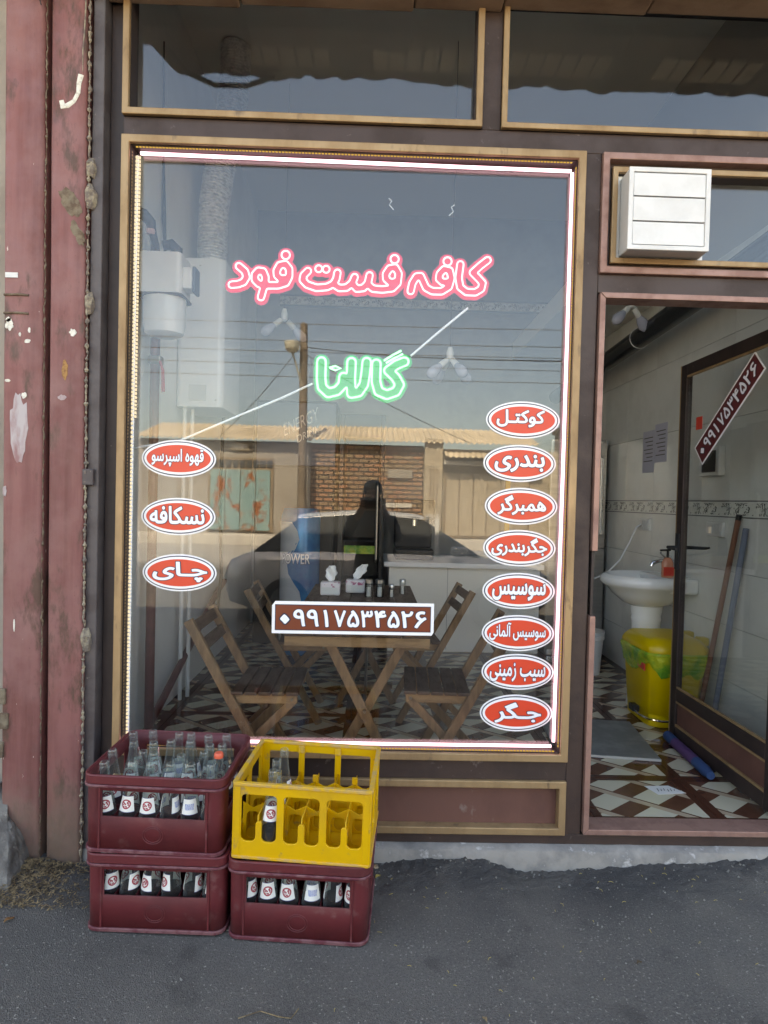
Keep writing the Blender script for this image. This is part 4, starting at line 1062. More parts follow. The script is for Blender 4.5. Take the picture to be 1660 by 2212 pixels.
def yellow_crate():
    c = local('bottle_crate', 'x', 'crate', 'stacked bottle crates')
    w, d, h_ = .405, .300, .225
    def mouth(x0, x1, z0, z1, tab):                                # opening with two round-bottomed slots and a middle tab
        r = .016; xm = (x0+x1)/2; tw = .009; p = []
        def arc(cx_, cz_, r_, a, b, k=5): return [(cx_+r_*math.cos(R(a+(b-a)*i/k)), cz_+r_*math.sin(R(a+(b-a)*i/k))) for i in range(k+1)]
        p += arc(x0+.012, z1-.012, .012, 90, 180); p += arc(x0+r, z0+r, r, 180, 270); p += arc(xm-tw-r*.9, z0+r*.9, r*.9, 270, 360)
        p += arc(xm, tab-tw, tw, 180, 0, 8); p += arc(xm+tw+r*.9, z0+r*.9, r*.9, 180, 270); p += arc(x1-r, z0+r, r, 270, 360); p += arc(x1-.012, z1-.012, .012, 0, 90)
        return p
    fo = [mouth(a, b, .052, .190, .112) for a, b in ((-.177, -.073), (-.052, .052), (.073, .177))]
    bo = [rrect(a, b, .078, .190, .007) for a, b in ((-.172, -.072), (-.052, .052), (.072, .172))]
    so_ = [rrect(a, b, .062, .186, .012) for a, b in ((-.118, -.018), (.018, .118))]
    plate('front_wall', rrect(-w/2, w/2, .002, h_-.004, .003), fo, .007, 'yellow_plastic', c, 'xz', -d/2+.0035, .0012)
    plate('back_wall', rrect(-w/2, w/2, .002, h_-.004, .003), bo, .007, 'yellow_plastic', c, 'xz', d/2-.0035, .0012)
    for x in (-w/2+.0035, w/2-.0035): plate('side_wall', rrect(-d/2+.0072, d/2-.0072, .002, h_-.004, .003), so_, .007, 'yellow_plastic', c, 'yz', x, .0012)
    mb = MB(); ring_band(mb, w, d, .010, h_-.010, h_, -.010, .0035); mb.build('rim', 'yellow_worn', c, bevel=.002)
    mb = MB(); ring_band(mb, w, d, .010, .0, .009, -.004, .003); mb.build('foot_band', 'yellow_worn', c, bevel=.002)
    for x in (-w/2+.014, w/2-.014): MB().box(x-.008, x+.008, -d/2-.0015, -d/2+.001, .012, h_-.013).build('corner_strip', 'yellow_plastic', c, bevel=.001)
    for x in (-.062, .062): MB().prism_xz([(x-.011, .19), (x+.011, .19), (x+.009, h_-.012), (x-.009, h_-.012)], d/2-.014, d/2-.0075).build('back_lug', 'yellow_worn', c, bevel=.001)
    MB().box(-w/2+.0075, w/2-.0075, -d/2+.0075, d/2-.0075, .006, .010).build('base', 'yellow_plastic', c)
    # inner lattice with zig-zag tops and slotted walls
    for k in range(1, 4):
        y = -d/2+k*d/4; top = []
        for i in range(13): top.append((w/2-.009-i*(w-.018)/12, .128 if i % 2 == 0 else .112))
        holes = [rrect(-w/2+.012+i*(w-.018)/6+.008, -w/2+.009+(i+1)*(w-.018)/6-.011, .018, .100, .014) for i in range(6)]
        plate('lattice_wall', [(-w/2+.009, .0105), (w/2-.009, .0105)]+top, holes, .0025, 'yellow_plastic', c, 'xz', y)
    for k in range(1, 6):
        x = -w/2+.009+k*(w-.018)/6
        plate('lattice_wall', [(-d/2+.009, .0106), (d/2-.009, .0106), (d/2-.009, .125), (-d/2+.009, .125)], [rrect(-d/2+j*d/4+.014, -d/2+(j+1)*d/4-.014, .022, .098, .012) for j in range(4)], .0025, 'yellow_plastic', c, 'yz', x)
        if k % 2: MB().box(x-.009, x+.009, d/2-.080, d/2-.073, .1285, .150).build('lattice_peg', 'yellow_plastic', c, bevel=.001)
    return c
ycrate = yellow_crate()

def bottle(kind, liquid=0., cap=False, neck=True):
    b = local('soda_bottle', 'x', 'bottle')
    prof = [(.024, .0), (.0285, .004), (.0300, .012), (.0302, .060), (.0300, .082), (.0278, .104), (.0246, .126), (.0206, .150), (.0166, .174), (.0138, .196), (.0124, .214), (.0138, .216), (.0142, .221), (.0136, .226), (.0124, .227), (.0134, .230), (.0134, .236), (.0118, .2385), (.0098, .238), (.0098, .214)]
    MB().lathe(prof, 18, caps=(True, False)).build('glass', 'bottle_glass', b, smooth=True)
    def rad(z):
        for (r0, z0), (r1, z1) in zip(prof, prof[1:]):
            if z0 <= z <= z1 and z1 > z0: return r0+(r1-r0)*(z-z0)/(z1-z0)
        return .02
    for side in (0, 1):
        mb = MB(); nA, nZ = 10, 5
        for j in range(nZ+1):
            z = .097+.046*j/nZ; r_ = rad(z)+.0007; half = R(52-6*j/nZ)
            for i in range(nA+1):
                t = -math.pi/2+half*(2*i/nA-1)+side*math.pi; mb.v.append((r_*math.cos(t), r_*math.sin(t), z))
        mb.f = [(j*(nA+1)+i, j*(nA+1)+i+1, (j+1)*(nA+1)+i+1, (j+1)*(nA+1)+i) for j in range(nZ) for i in range(nA)]
        mb.build('label', 'label_red' if kind == 'red' else 'label_blue', b, smooth=True)
    if liquid: MB().lathe([(.0, .006), (.026, .007), (.0283, .014), (.0283, .058)]+[(rad(z)-.002, z) for z in np.linspace(.066, liquid, 4)]+[(.0, liquid)], 16, caps=(False, False)).build('liquid', 'cola', b, smooth=True)
    if cap: MB().lathe([(.0145, .226), (.0148, .231), (.0142, .238), (.012, .2415), (.0, .242)], 16, caps=(True, False)).build('cap', 'cap_red', b, smooth=True)
    return b
PROT = {}
def put_bottle(kind, loc, rot, label, group, liquid=0., cap=False):
    k = (kind, liquid, cap)
    if k not in PROT:
        PROT[k] = bottle(kind, liquid, cap); o = place(PROT[k], loc, rot); o['label'] = label; o['group'] = group
    else: o = dup(PROT[k], loc, rot, label, group)
    return o
def crate_at(o, x, y, z, rz, tilt=0.): o.location = (x, y, z); o.rotation_euler = (tilt, 0, rz); return o
def in_crate(crate, lx, ly, lz):
    return Matrix.LocRotScale(crate.location, crate.rotation_euler, None) @ Vector((lx, ly, lz))
ORD = ['first', 'second', 'third', 'fourth', 'fifth', 'sixth']
# left stack
cl_low = crate_at(crate0, -.604, -.222, .006, R(-2.0), R(.3)); cl_low['label'] = 'maroon plastic bottle crate on the ground, under the crate packed with empty bottles'
cl_top = dup(crate0, (-.614, -.220, .2395), (R(1.0), R(.6), R(-2.2)), 'maroon plastic bottle crate packed with empty bottles, top of the left stack')
cr_low = dup(crate0, (-.178, -.252, .004), (R(.2), 0, R(-4.0)), 'maroon plastic bottle crate on the ground under the yellow crate')
cy_top = crate_at(ycrate, -.172, -.256, .2365, R(-5.0), R(.8)); cy_top['label'] = 'bright yellow plastic bottle crate nearly empty, top of the right stack'; cy_top.rotation_euler.y = R(.7)
def cell(i, j): return (-CW/2+.012+(i+.5)*(CW-.024)/6, -CD/2+.010+(j+.5)*(CD-.020)/4)
q = random.Random(11)
for j in range(4):
    for i in range(6):
        x, y = cell(i, j); cap = (i == 5 and j == 1)
        kind = 'blue' if (i, j) in ((3, 0), (4, 0), (2, 3), (3, 3), (2, 2), (4, 3)) else 'red'
        rot = (R(q.uniform(-4.5, 4.5)), R(q.uniform(-5, 5)), R(q.choice((0, 0, 20, -25, 60, 90)))+R(q.uniform(-14, 14)))
        if j == 0: rot = (R(q.uniform(-2, 2)), R(q.uniform(-4, 4)), R((20, -4, 2, 78, 8, 40)[i]))
        p = in_crate(cl_top, x+q.uniform(-.003, .003), y+q.uniform(-.003, .003), .0105)
        row = ('front row', 'second row', 'third row', 'back row')[j]
        put_bottle(kind, p, rot, ('red capped' if cap else 'empty uncapped')+f' glass bottle in the top maroon crate, {row}, {ORD[i]} from left', 'bottles in the top maroon crate', cap=cap)
for crate, nm, rots in ((cl_low, 'lower left maroon crate', (38, 62, 150, -40, 75, 20)), (cr_low, 'maroon crate below the yellow one', (60, 5, -6, 10, 70, -35))):
    for i in range(6):
        x, y = cell(i, 0); p = in_crate(crate, x, y, .0105)
        kind = 'blue' if (crate is cr_low and i == 3) else 'red'
        put_bottle(kind, p, (R(q.uniform(-1, 1)), R(q.uniform(-2, 2)), R(rots[i])), f'glass bottle with dark drink in the {nm}, {ORD[i]} from left', 'bottles in the '+nm, liquid=.10)
for (i, j), rz, nm in (((1, 0), 3, 'front one with red emblem label'), ((1, 1), 40, 'middle one'), ((1, 2), 80, 'rear one, standing tallest in view')):
    x, y = -.405/2+.009+(i+.5)*(.405-.018)/6, -.15+(j+.5)*.3/4; p = in_crate(cy_top, x, y, .0105)
    put_bottle('red', p, (R(1), R(-2 if j else 1), R(rz)), f'clear glass bottle in the yellow crate, {nm}', 'bottles in the yellow crate', liquid=.05 if j == 0 else 0.)

# ------------------------------------------------------------------ table and folding chairs
tb = thing('table', 'wooden folding table with slatted top standing just behind the window', 'table', (-.045, .84, FL))
TZ = .775; TX0, TX1, TY0, TY1 = -.335, .242, .19, 1.46
nb = 5; bw = (TX1-TX0)/nb
for k in range(nb): MB().box(TX0+k*bw+.0025, TX0+(k+1)*bw-.0025, TY0, TY1, TZ-.022, TZ).build('board', 'wood_seat', tb, bevel=.003)
for y in (TY0+.012, TY1-.012): MB().box(TX0+.004, TX1-.004, y-.010, y+.010, TZ-.062, TZ-.0225).build('apron', 'wood_light', tb, bevel=.003)
for x in (TX0+.035, TX1-.035): MB().box(x-.010, x+.010, TY0+.0225, TY1-.0225, TZ-.060, TZ-.0228).build('side_rail', 'wood_light', tb, bevel=.002)
for y in (.29, 1.30):
    sgn = 1 if y < .8 else -1
    MB().bar((-.165, y, .712), (.147, y, FL+.004), .022, .040, (1, 0, 0)).build('leg', 'wood_leg', tb, bevel=.003)
    MB().bar((.145, y+.026*sgn, .712), (-.178, y+.026*sgn, FL+.004), .022, .040, (1, 0, 0)).build('leg', 'wood_leg', tb, bevel=.003)
    MB().lathe([(.007, 0), (.006, .004), (0, .005)], 10, (0, 0, 0), caps=(True, False)).build('bolt', 'bolt', tb).location = Vector((-.012, y-.012, .434))-BASE[tb.name]
    MB().box(-.16, .14, y-.015, y+.04, .20, .224).build('spreader', 'wood_leg', tb, bevel=.002)
MB().tube([(-.012, .27, .432), (-.012, 1.335, .432)], .007, 8).build('cross_rod', 'bolt', tb, smooth=True)
def chair():
    c = local('folding_chair', 'x', 'chair', 'slatted wooden folding chairs round the table')
    for s_ in (-1, 1):
        MB().bar((-.292, .160*s_, .702), (.094, .160*s_, .002), .024, .036, (1, 0, 0)).build('back_leg', 'wood_leg', c, bevel=.003)
        MB().bar((.112, .133*s_, .392), (-.262, .133*s_, .002), .022, .034, (1, 0, 0)).build('front_leg', 'wood_leg', c, bevel=.003)
        MB().box(-.125, .128, (.1595 if s_ > 0 else -.1655)-.012+.003, (.1595 if s_ > 0 else -.1655)+.012+.003, .378, .4195).build('seat_rail', 'wood_light', c, bevel=.006) if False else \
            MB().box(-.128, .128, .1335*s_-.0005-.0105+.0245*s_*.0, .1335*s_+.0105, .3785, .4195).build('seat_rail', 'wood_light', c, bevel=.005)
        MB().tube([(.108, .174*s_ if False else .145*s_, .398), (.108, .150*s_, .398)], .006, 8).build('bolt', 'bolt', c)
    for k in range(5): x = -.125+k*.053; MB().box(x, x+.048, -.172, .172, .420, .434).build('seat_slat', 'wood_seat', c, bevel=.003)
    for z0, z1 in ((.648, .694), (.580, .626)):
        xm = lambda z: -.292+(.702-z)*.5514
        MB().bar((xm((z0+z1)/2), -.1475, (z0+z1)/2), (xm((z0+z1)/2), .1475, (z0+z1)/2), .014, z1-z0, (-.48, 0, .87)).build('back_slat', 'wood_seat', c, bevel=.002)
    MB().tube([(-.16, -.135, .12), (-.16, .135, .12)], .009, 8).build('stretcher', 'wood_leg', c, smooth=True)
    return c
ch = place(chair(), (-.402, .325, FL)); ch['label'] = 'folding wooden chair left of the table, nearer the window'
dup(ch, (-.355, 1.125, FL), (0, 0, R(3)), 'folding wooden chair left of the table, farther from the window')
dup(ch, (.285, .365, FL), (0, 0, R(177)), 'folding wooden chair right of the table, nearer the window')
dup(ch, (.245, 1.175, FL), (0, 0, R(184)), 'folding wooden chair right of the table, farther from the window')
# on the table
def tissue(x, y, rz, label, lean_):
    t = thing('tissue_box', label, 'tissue box', (x, y, TZ))
    b = MB().box(x-.052, x+.052, y-.035, y+.035, TZ+.001, TZ+.072).build('box', 'tissue_box', t, bevel=.008)
    MB().box(x-.046, x+.046, y-.0365, y-.0355, TZ+.008, TZ+.045).build('front_label', 'paper', t)
    mb = MB(); n = 9
    for j in range(n+1):
        z = TZ+.0725+.085*j/n
        for i in range(7):
            u = -1+2*i/6; mb.v.append((x+u*(.012+.018*math.sin(j/n*3.0))+lean_*j/n+.004*math.sin(j*1.7+i), y+.010*math.sin(u*3+j*.6), z))
    mb.f = [(j*7+i, j*7+i+1, (j+1)*7+i+1, (j+1)*7+i) for j in range(n) for i in range(6)]
    o = mb.build('tissue', 'tissue', t, smooth=True); o.modifiers.new('s', 'SOLIDIFY').thickness = .002
    return t
tissue(-.215, 1.06, 0, 'tissue box with one upright white tissue, left of the shakers on table', .004)
tissue(-.085, 1.16, 0, 'tissue box with a tissue folded over, next to the shakers', .05)
def shaker(x, y, h_, r_, label):
    t = thing('shaker', label, 'shaker', (x, y, TZ), 0, 'glass shakers on the table')
    MB().lathe([(r_, .001), (r_, h_*.75), (r_*.94, h_*.78)], 14, (x, y, TZ)).build('jar', 'shaker_glass', t, smooth=True)
    MB().lathe([(r_*.55, .004), (r_*.55, h_*.55), (0, h_*.56)], 10, (x, y, TZ), caps=(True, False)).build('contents', 'paper', t)
    MB().lathe([(r_*1.02, h_*.78), (r_*1.02, h_*.97), (r_*.9, h_)], 14, (x, y, TZ)).build('lid', 'steel', t, smooth=True)
shaker(-.010, 1.02, .095, .021, 'glass shaker with steel lid beside the tissue boxes, first of four'); shaker(.048, 1.02, .095, .022, 'glass shaker with steel lid, second of four from the tissue boxes')
shaker(.112, 1.02, .070, .014, 'smallest glass shaker with steel lid on the table'); shaker(.175, 1.12, .085, .017, 'glass shaker with steel lid, farthest right on the table')

# ------------------------------------------------------------------ left wall: gas meter, water heater, pipes
g = thing('gas_meter', 'white gas meter on dark pipes, left of the water heater', 'gas meter', (-1.0, .72, 2.02))
mb = MB(); rbox(mb, -1.10, -.905, .64, .80, 2.215, 2.405, .022); mb.build('upper_case', 'appliance_white', g, bevel=.006)
mb = MB(); mb.lathe([(.065, 0.0), (.088, .012), (.095, .05), (.098, .175)], 20, (-1.0025, .72, 2.035), 1.0, .86); mb.build('lower_case', 'appliance_white', g, smooth=True)
mb = MB(); rbox(mb, -1.108, -.897, .632, .808, 2.209, 2.2145, .024); mb.build('seam', 'strip_grey', g)
MB().box(-.9045, -.862, .665, .745, 2.245, 2.345).build('counter_box', 'appliance_white', g, bevel=.006)
MB().box(-.8615, -.846, .668, .742, 2.232, 2.350).build('counter_window', 'fridge_blue', g, bevel=.004)
MB().tube([(-1.045, .70, 2.405), (-1.045, .70, 2.46), (-1.058, .70, 2.51), (-1.06, .68, 2.55), (-1.085, .66, 2.575), (-1.128, .64, 2.585)], [.024, .018, .018, .024, .026, .022], 10).build('inlet_pipe', 'pipe_dark', g, smooth=True)
MB().tube([(-1.062, .693, 2.50), (-1.0615, .688, 2.522)], .0205, 10).build('tape', 'pink_tape', g, smooth=True)
MB().tube([(-.955, .74, 2.405), (-.955, .74, 2.45), (-.985, .74, 2.475), (-1.02, .74, 2.47)], [.022, .026, .026, .022], 10).build('outlet_pipe', 'pipe_dark', g, smooth=True)
r_ = thing('gas_pipe', 'dark red gas pipe down the left wall and sloping along its foot', 'pipe', (-1.06, .78, FL))
MB().tube([(-1.066, .78, 2.04), (-1.066, .78, .15)], .0225, 10).build('riser', 'gas_red', r_, smooth=True)
MB().tube([(-1.066, .78, .16), (-1.07, .84, .17), (-1.085, 2.05, .60), (-1.09, 2.3, .66)], .020, 10).build('sloping_run', 'gas_red', r_, smooth=True)
MB().tube([(-1.035, .765, 1.93), (-1.03, .75, 1.925), (-1.015, .745, 1.88), (-1.012, .745, 1.78)], [.006, .006, .008, .009], 8).build('valve_handle', 'red_handle', r_, smooth=True)
MB().box(-1.09, -1.03, .75, .80, 1.915, 1.955).build('valve', 'bolt', r_, bevel=.006)
w_ = thing('water_heater', 'white wall water heater with a ribbed foil flue, on the left wall', 'water heater', (-1.0, 1.47, 1.79))
mb = MB(); rbox(mb, -1.129, -.862, 1.26, 1.69, 1.79, 2.625, .035); mb.build('case', 'appliance_white', w_, bevel=.004, smooth=True)
MB().box(-1.05, -.955, 1.256, 1.2595, 1.825, 1.915).build('rating_label', 'paper', w_)
for x, z in ((-1.0, 2.58), (-.90, 1.83)): MB().lathe([(.006, 0), (0, .003)], 8, (x, 1.258, z), caps=(True, False)).build('screw', 'bolt', w_)
fp = [(-.99, 1.46, 2.625), (-.99, 1.46, 2.80), (-.985, 1.46, 3.02), (-.96, 1.46, 3.20), (-.925, 1.46, 3.38), (-.89, 1.46, 3.58), (-.875, 1.46, 3.78), (-.875, 1.46, 3.94)]
pts = []; rr_ = []
for k in range(281):
    t = k/280*(len(fp)-1); i = min(int(t), len(fp)-2); u = t-i; pts.append(tuple(fp[i][c]*(1-u)+fp[i+1][c]*u for c in range(3))); rr_.append(.083+.006*(1 if (k//2) % 2 else -1) if k > 2 else .090)
MB().tube(pts, rr_, 18).build('flue', 'foil', w_, smooth=True)
wp = thing('water_pipes', 'pair of white plastic pipes below the water heater', 'pipe', (-1.08, 1.35, FL))
for x, y in ((-1.085, 1.30), (-1.06, 1.36)): MB().tube([(x, y, 1.79), (x, y, FL)], .012, 8).build('pipe', 'plastic_white', wp, smooth=True)
tag(MB().tube([(-1.02, 1.90, 1.95), (-1.03, 1.91, 1.2), (-1.02, 1.93, .75), (-1.05, 1.96, .5)], .011, 7).build('power_cable', 'cable_black', smooth=True), 'thick black cable hanging down the left wall', 'cable')
tag(MB().tube([(-1.122, .98, 3.6), (-1.115, .98, 3.05), (-1.11, .99, 2.7), (-1.10, 1.0, 2.44)], [.004, .005, .012, .004], 6).build('ceiling_cable', 'cable_black', smooth=True), 'thin black cable hanging above the gas meter', 'cable')

# ------------------------------------------------------------------ back of the room
fr = thing('drink_fridge', 'tall dark drinks fridge with white ENERGY lettering at the back', 'fridge', (-.62, 2.9, FL))
MB().box(-.95, -.30, 2.66, 3.25, FL, 2.07).build('cabinet', 'black_plastic', fr, bevel=.012)
MB().box(-.94, -.31, 2.645, 2.6595, 1.55, 2.05).build('header', 'fridge_blue', fr, bevel=.004)
MB().box(-.93, -.32, 2.648, 2.6595, .28, 1.53).build('door_glass', 'black_plastic', fr, bevel=.004)
def ascii_text(nm, txt, box, par, put, mt, h_=.04): lettering(nm, txt, box, .004, .01, par, put, mt, None, h_)
def skew(u, v, lay): return (-.72+u*.8-v*.1, 2.643, 1.78+v+u*.42)
lettering('lettering', 'YGRENE', (0, .34, 0, .10), .0, .01, fr, skew, 'sticker_white', None, .03)
lettering('lettering', 'KNIRD', (.12, .34, -.10, -.04), .0, .01, fr, skew, 'sticker_white', None, .04)
cn = thing('can_cooler', 'big blue and white can shaped cooler with POWER lettering, behind the table', 'cooler', (-.545, 2.42, FL))
MB().lathe([(.13, 0), (.15, .03), (.15, 1.04), (.135, 1.08), (.13, 1.10), (.12, 1.09)], 30, (-.545, 2.42, FL)).build('body', 'can_blue', cn, smooth=True)
mb = MB()
for j in range(15):
    z = FL+.10+.90*j/14; a0, a1 = R(190), R(268-20*math.sin(j*.9)-j*1.2)
    for i in range(9): t = a0+(a1-a0)*i/8; mb.v.append((-.545+.1515*math.cos(t), 2.42+.1515*math.sin(t), z))
mb.f = [(j*9+i, j*9+i+1, (j+1)*9+i+1, (j+1)*9+i) for j in range(14) for i in range(8)]
mb.build('white_wrap', 'can_white', cn, smooth=True)
def canput(u, v, lay): t = R(262)+u*6.4; return (-.545+(.1535+.001*lay)*math.cos(t), 2.42+(.1535+.001*lay)*math.sin(t), .80+v)
lettering('lettering', 'REWOP', (-.115, .115, 0, .075), .01, .05, cn, canput, 'sticker_white', 'sticker_navy', .03)
lettering('panther_band', 'KCALB', (-.07, .07, -.03, -.012), .0, .02, cn, canput, 'can_white', None, .05) if False else None
ct = thing('counter', 'white serving counter at the back of the shop', 'counter', (.75, 2.8, FL))
MB().box(.14, 1.33, 2.50, 3.10, FL, .775).build('cabinet', 'counter_white', ct, bevel=.004)
MB().box(.10, 1.345, 2.44, 3.14, .776, .815).build('top', 'appliance_white', ct, bevel=.005)
MB().box(.60, .604, 2.497, 2.4995, FL+.02, .77).build('joint', 'joint_grey', ct)
mb = MB().box(1.06, 1.095, 2.58, 2.62, .816, 1.62); tag(mb.build('fridge_edge', 'yellow_edge', bevel=.004), 'yellow upright strip for a yellow-lit fridge edge, on the white counter', 'post')  # strip added in place of the yellow-lit edge of a fridge
o = thing('display_fridge', 'tall black display fridge with a green price strip, behind the table', 'fridge', (.05, 2.95, FL))
mb = MB(); mb.box(-.27, -.235, 2.56, 3.25, FL, 1.96); mb.box(.055, .09, 2.56, 3.25, FL, 1.96); mb.box(-.2345, .0545, 3.0, 3.25, FL, 1.96); mb.box(-.2345, .0545, 2.56, 2.9995, FL, .30); mb.box(-.2345, .0545, 2.56, 2.9995, 1.78, 1.96)
mb.build('cabinet', 'black_plastic', o, bevel=.004)
for z in (.62, .95, 1.28): MB().box(-.234, .054, 2.60, 2.999, z, z+.012).build('shelf', 'black_matte', o)
MB().box(-.22, .04, 2.556, 2.5595, .86, .925).build('price_strip', 'bag_green', o)
MB().tube([(.035, 2.556, .80), (.035, 2.53, .82), (.035, 2.53, 1.40), (.035, 2.556, 1.42)], .009, 8).build('handle', 'steel', o, smooth=True)
o = thing('coffee_machine', 'black coffee machine standing on the white counter', 'machine', (.34, 2.8, .815))
MB().box(.19, .50, 2.62, 3.0, .816, .90).build('base', 'black_plastic', o, bevel=.01)
MB().box(.19, .50, 2.80, 3.0, .9005, 1.30).build('body', 'black_matte', o, bevel=.012)
MB().box(.19, .50, 2.60, 2.7995, 1.14, 1.30).build('head', 'black_plastic', o, bevel=.012)
MB().lathe([(.03, 0), (.03, .05)], 12, (.34, 2.68, 1.088)).build('spout', 'chrome', o, smooth=True)
# steel fridge seen through the door
o = thing('steel_fridge', 'stainless steel fridge behind the wash basin', 'fridge', (1.6, 2.7, FL))
mb = MB(); rbox(mb, 1.37, 1.815, 2.46, 3.05, FL, 1.80, .03); mb.build('body', 'steel', o, bevel=.006, smooth=True)
MB().box(1.375, 1.81, 2.445, 2.4595, .16, .95).build('lower_door', 'steel', o, bevel=.004); MB().box(1.375, 1.81, 2.445, 2.4595, .962, 1.78).build('upper_door', 'steel', o, bevel=.004)
MB().tube([(1.76, 2.445, 1.05), (1.76, 2.40, 1.07), (1.76, 2.40, 1.65), (1.76, 2.445, 1.67)], .010, 8).build('handle', 'chrome', o, smooth=True)
# ceiling lamps
def bulbs(name, x, y, z, n, label, ztop):
    t = thing(name, label, 'lamp', (x, y, z))
    MB().tube([(x, y, ztop), (x, y, z+.13)], .0016, 6).build('cord', 'strip_grey', t); MB().lathe([(.012, .13), (.022, .10), (.02, .06), (.008, .05)], 12, (x, y, z)).build('hub', 'plastic_white', t, smooth=True)
    for k in range(n):
        a = 2*math.pi*k/max(n, 1)+.5; dx, dy = (math.cos(a), math.sin(a)) if n > 1 else (0, 0)
        ax = Vector((dx*.75, dy*.75, -.66)).normalized() if n > 1 else Vector((0, 0, -1)); p0 = Vector((x, y, z+.075))
        P = [p0+ax*s_ for s_ in (.03, .085, .09, .13, .165, .19, .20)]
        MB().tube(P[:3], [.016, .019, .017], 10).build('socket', 'plastic_white', t, smooth=True); MB().tube(P[2:], [.016, .030, .034, .022, .004], 12).build('bulb', 'bulb', t, smooth=True)
bulbs('ceiling_lamp', .43, 1.35, 2.06, 4, 'unlit hanging lamp with four bulbs, behind the green neon sign', ZC)
bulbs('ceiling_lamp', -.60, 1.75, 2.38, 2, 'unlit hanging lamp with two bulbs, behind the pink neon sign', ZC)
bulbs('ceiling_lamp', 1.53, 1.45, 2.43, 2, 'unlit bulb lamp under the soffit, seen through the door', 2.65)
dk = thing('air_duct', 'dark glossy duct running under the soffit by the right wall', 'duct', (1.70, 1.8, 2.4))
MB().tube([(1.70, .10, 2.45), (1.70, 3.44, 2.30)], .062, 18).build('pipe', 'duct', dk, smooth=True)
MB().tube([(1.70+.066*math.cos(a), 1.70, 2.378+.066*math.sin(a)) for a in np.linspace(0, 2*math.pi, 21)[:-1]], .003, 6, closed=True).build('strap', 'cord_white', dk)

# ------------------------------------------------------------------ things seen through the door
b = thing('wash_basin', 'white ceramic pedestal wash basin on the right wall', 'wash basin', (1.62, 1.37, FL))
BX, BY, BZ = 1.645, 1.37, .888
MB().lathe([(.09, -.185), (.14, -.165), (.200, -.115), (.232, -.075), (.258, -.062), (.270, -.042), (.268, -.020), (.252, -.004), (.236, .0), (.220, -.008), (.195, -.045), (.14, -.105), (.06, -.125), (0, -.128)], 44, (BX, BY, BZ), 1.0, .86, caps=(True, False)).build('bowl', 'ceramic', b, smooth=True)
mb = MB(); rbox(mb, 1.68, 1.851, 1.17, 1.57, .80, .885, .02); mb.build('tap_shelf', 'ceramic', b, bevel=.012, smooth=True)
MB().lathe([(.105, 0), (.10, .05), (.088, .30), (.088, .50), (.094, .52), (.088, .535), (.096, .56), (.10, .62)], 24, (1.645, BY, FL), .95, .85).build('pedestal', 'ceramic', b, smooth=True)
MB().box(1.555, 1.605, 1.2885, 1.2985, .42, .465).build('maker_label', 'label_edge_blue', b)
MB().tube([(1.72, BY, .46), (1.80, BY, .45)], .022, 10).build('waste_pipe', 'plastic_white', b, smooth=True); MB().lathe([(.05, 0), (.05, .02), (.03, .028)], 16).build('waste_cover', 'plastic_white', b, smooth=True)
wc = bpy.data.objects['waste_cover']; wc.rotation_euler = (0, R(-90), 0); wc.location = Vector((1.848, BY, .45))-BASE[b.name]
t = MB(); t.tube([(1.775, BY, .885), (1.775, BY, .968)], [.024, .021], 14); t.tube([(1.775, BY, .958), (1.72, BY, .973), (1.672, BY, .958), (1.665, BY, .938)], [.014, .013, .012, .011], 10)
t.tube([(1.775, BY, .968), (1.772, BY, .988), (1.71, BY-.02, 1.02)], [.020, .018, .007], 10); t.build('tap', 'chrome', b, smooth=True)
t = thing('soap_dispenser', 'orange liquid soap bottle with black pump on the basin', 'soap bottle', (1.70, 1.25, .885))
MB().lathe([(.026, .0), (.028, .01), (.028, .085), (.020, .105), (.012, .115)], 16, (1.705, 1.255, .886), 1.2, .8).build('bottle', 'soap', t, smooth=True)
MB().box(1.672, 1.738, 1.231, 1.2335, .898, .948).build('label', 'soap_label', t); mb = MB(); mb.tube([(1.705, 1.255, 1.001), (1.705, 1.255, 1.043)], .007, 8); mb.tube([(1.72, 1.255, 1.045), (1.66, 1.255, 1.041)], .006, 8); mb.build('pump', 'black_plastic', t, smooth=True)
# pedal bin
b = thing('pedal_bin', 'yellow plastic pedal bin with green liner, in front of the basin', 'bin', (1.60, 1.14, FL))
def bin_ring(s_, z, dx=0): return [(1.635+(x-1.605)*s_*.86+dx, 1.145+(y-1.145)*s_, FL+(z-FL)*.93) for x, y in [(1.44, 1.00), (1.50, .965), (1.76, .965), (1.80, 1.0), (1.80, 1.30), (1.76, 1.335), (1.48, 1.335), (1.425, 1.29), (1.425, 1.05)]]
def loft(mb, rings, cap0=True, cap1=True):
    n = len(rings[0]); k0 = len(mb.v)
    for r0 in rings: mb.v += [tuple(p) for p in r0]
    for k in range(len(rings)-1): mb.f += [(k0+k*n+i, k0+k*n+(i+1) % n, k0+(k+1)*n+(i+1) % n, k0+(k+1)*n+i) for i in range(n)]
    if cap0: mb.f.append(tuple(range(k0+n-1, k0-1, -1)))
    if cap1: mb.f.append(tuple(range(k0+(len(rings)-1)*n, k0+len(rings)*n)))
    return mb
mb = MB(); loft(mb, [bin_ring(.84, FL), bin_ring(.84, FL+.07), bin_ring(.86, FL+.075), bin_ring(.98, FL+.40), bin_ring(.98, FL+.43)]); mb.build('body', 'bin_yellow', b, bevel=.008, smooth=True)
mb = MB(); loft(mb, [bin_ring(1.05, FL+.432), bin_ring(1.05, FL+.455), bin_ring(1.0, FL+.475), bin_ring(.86, FL+.505), bin_ring(.60, FL+.512)]); mb.box(1.79, 1.845, 1.05, 1.10, FL+.43, FL+.475); mb.box(1.79, 1.845, 1.20, 1.25, FL+.43, FL+.475); mb.build('lid', 'bin_yellow', b, bevel=.006, smooth=True)
mb = MB(); R0 = bin_ring(1.02, FL+.43); rg = []
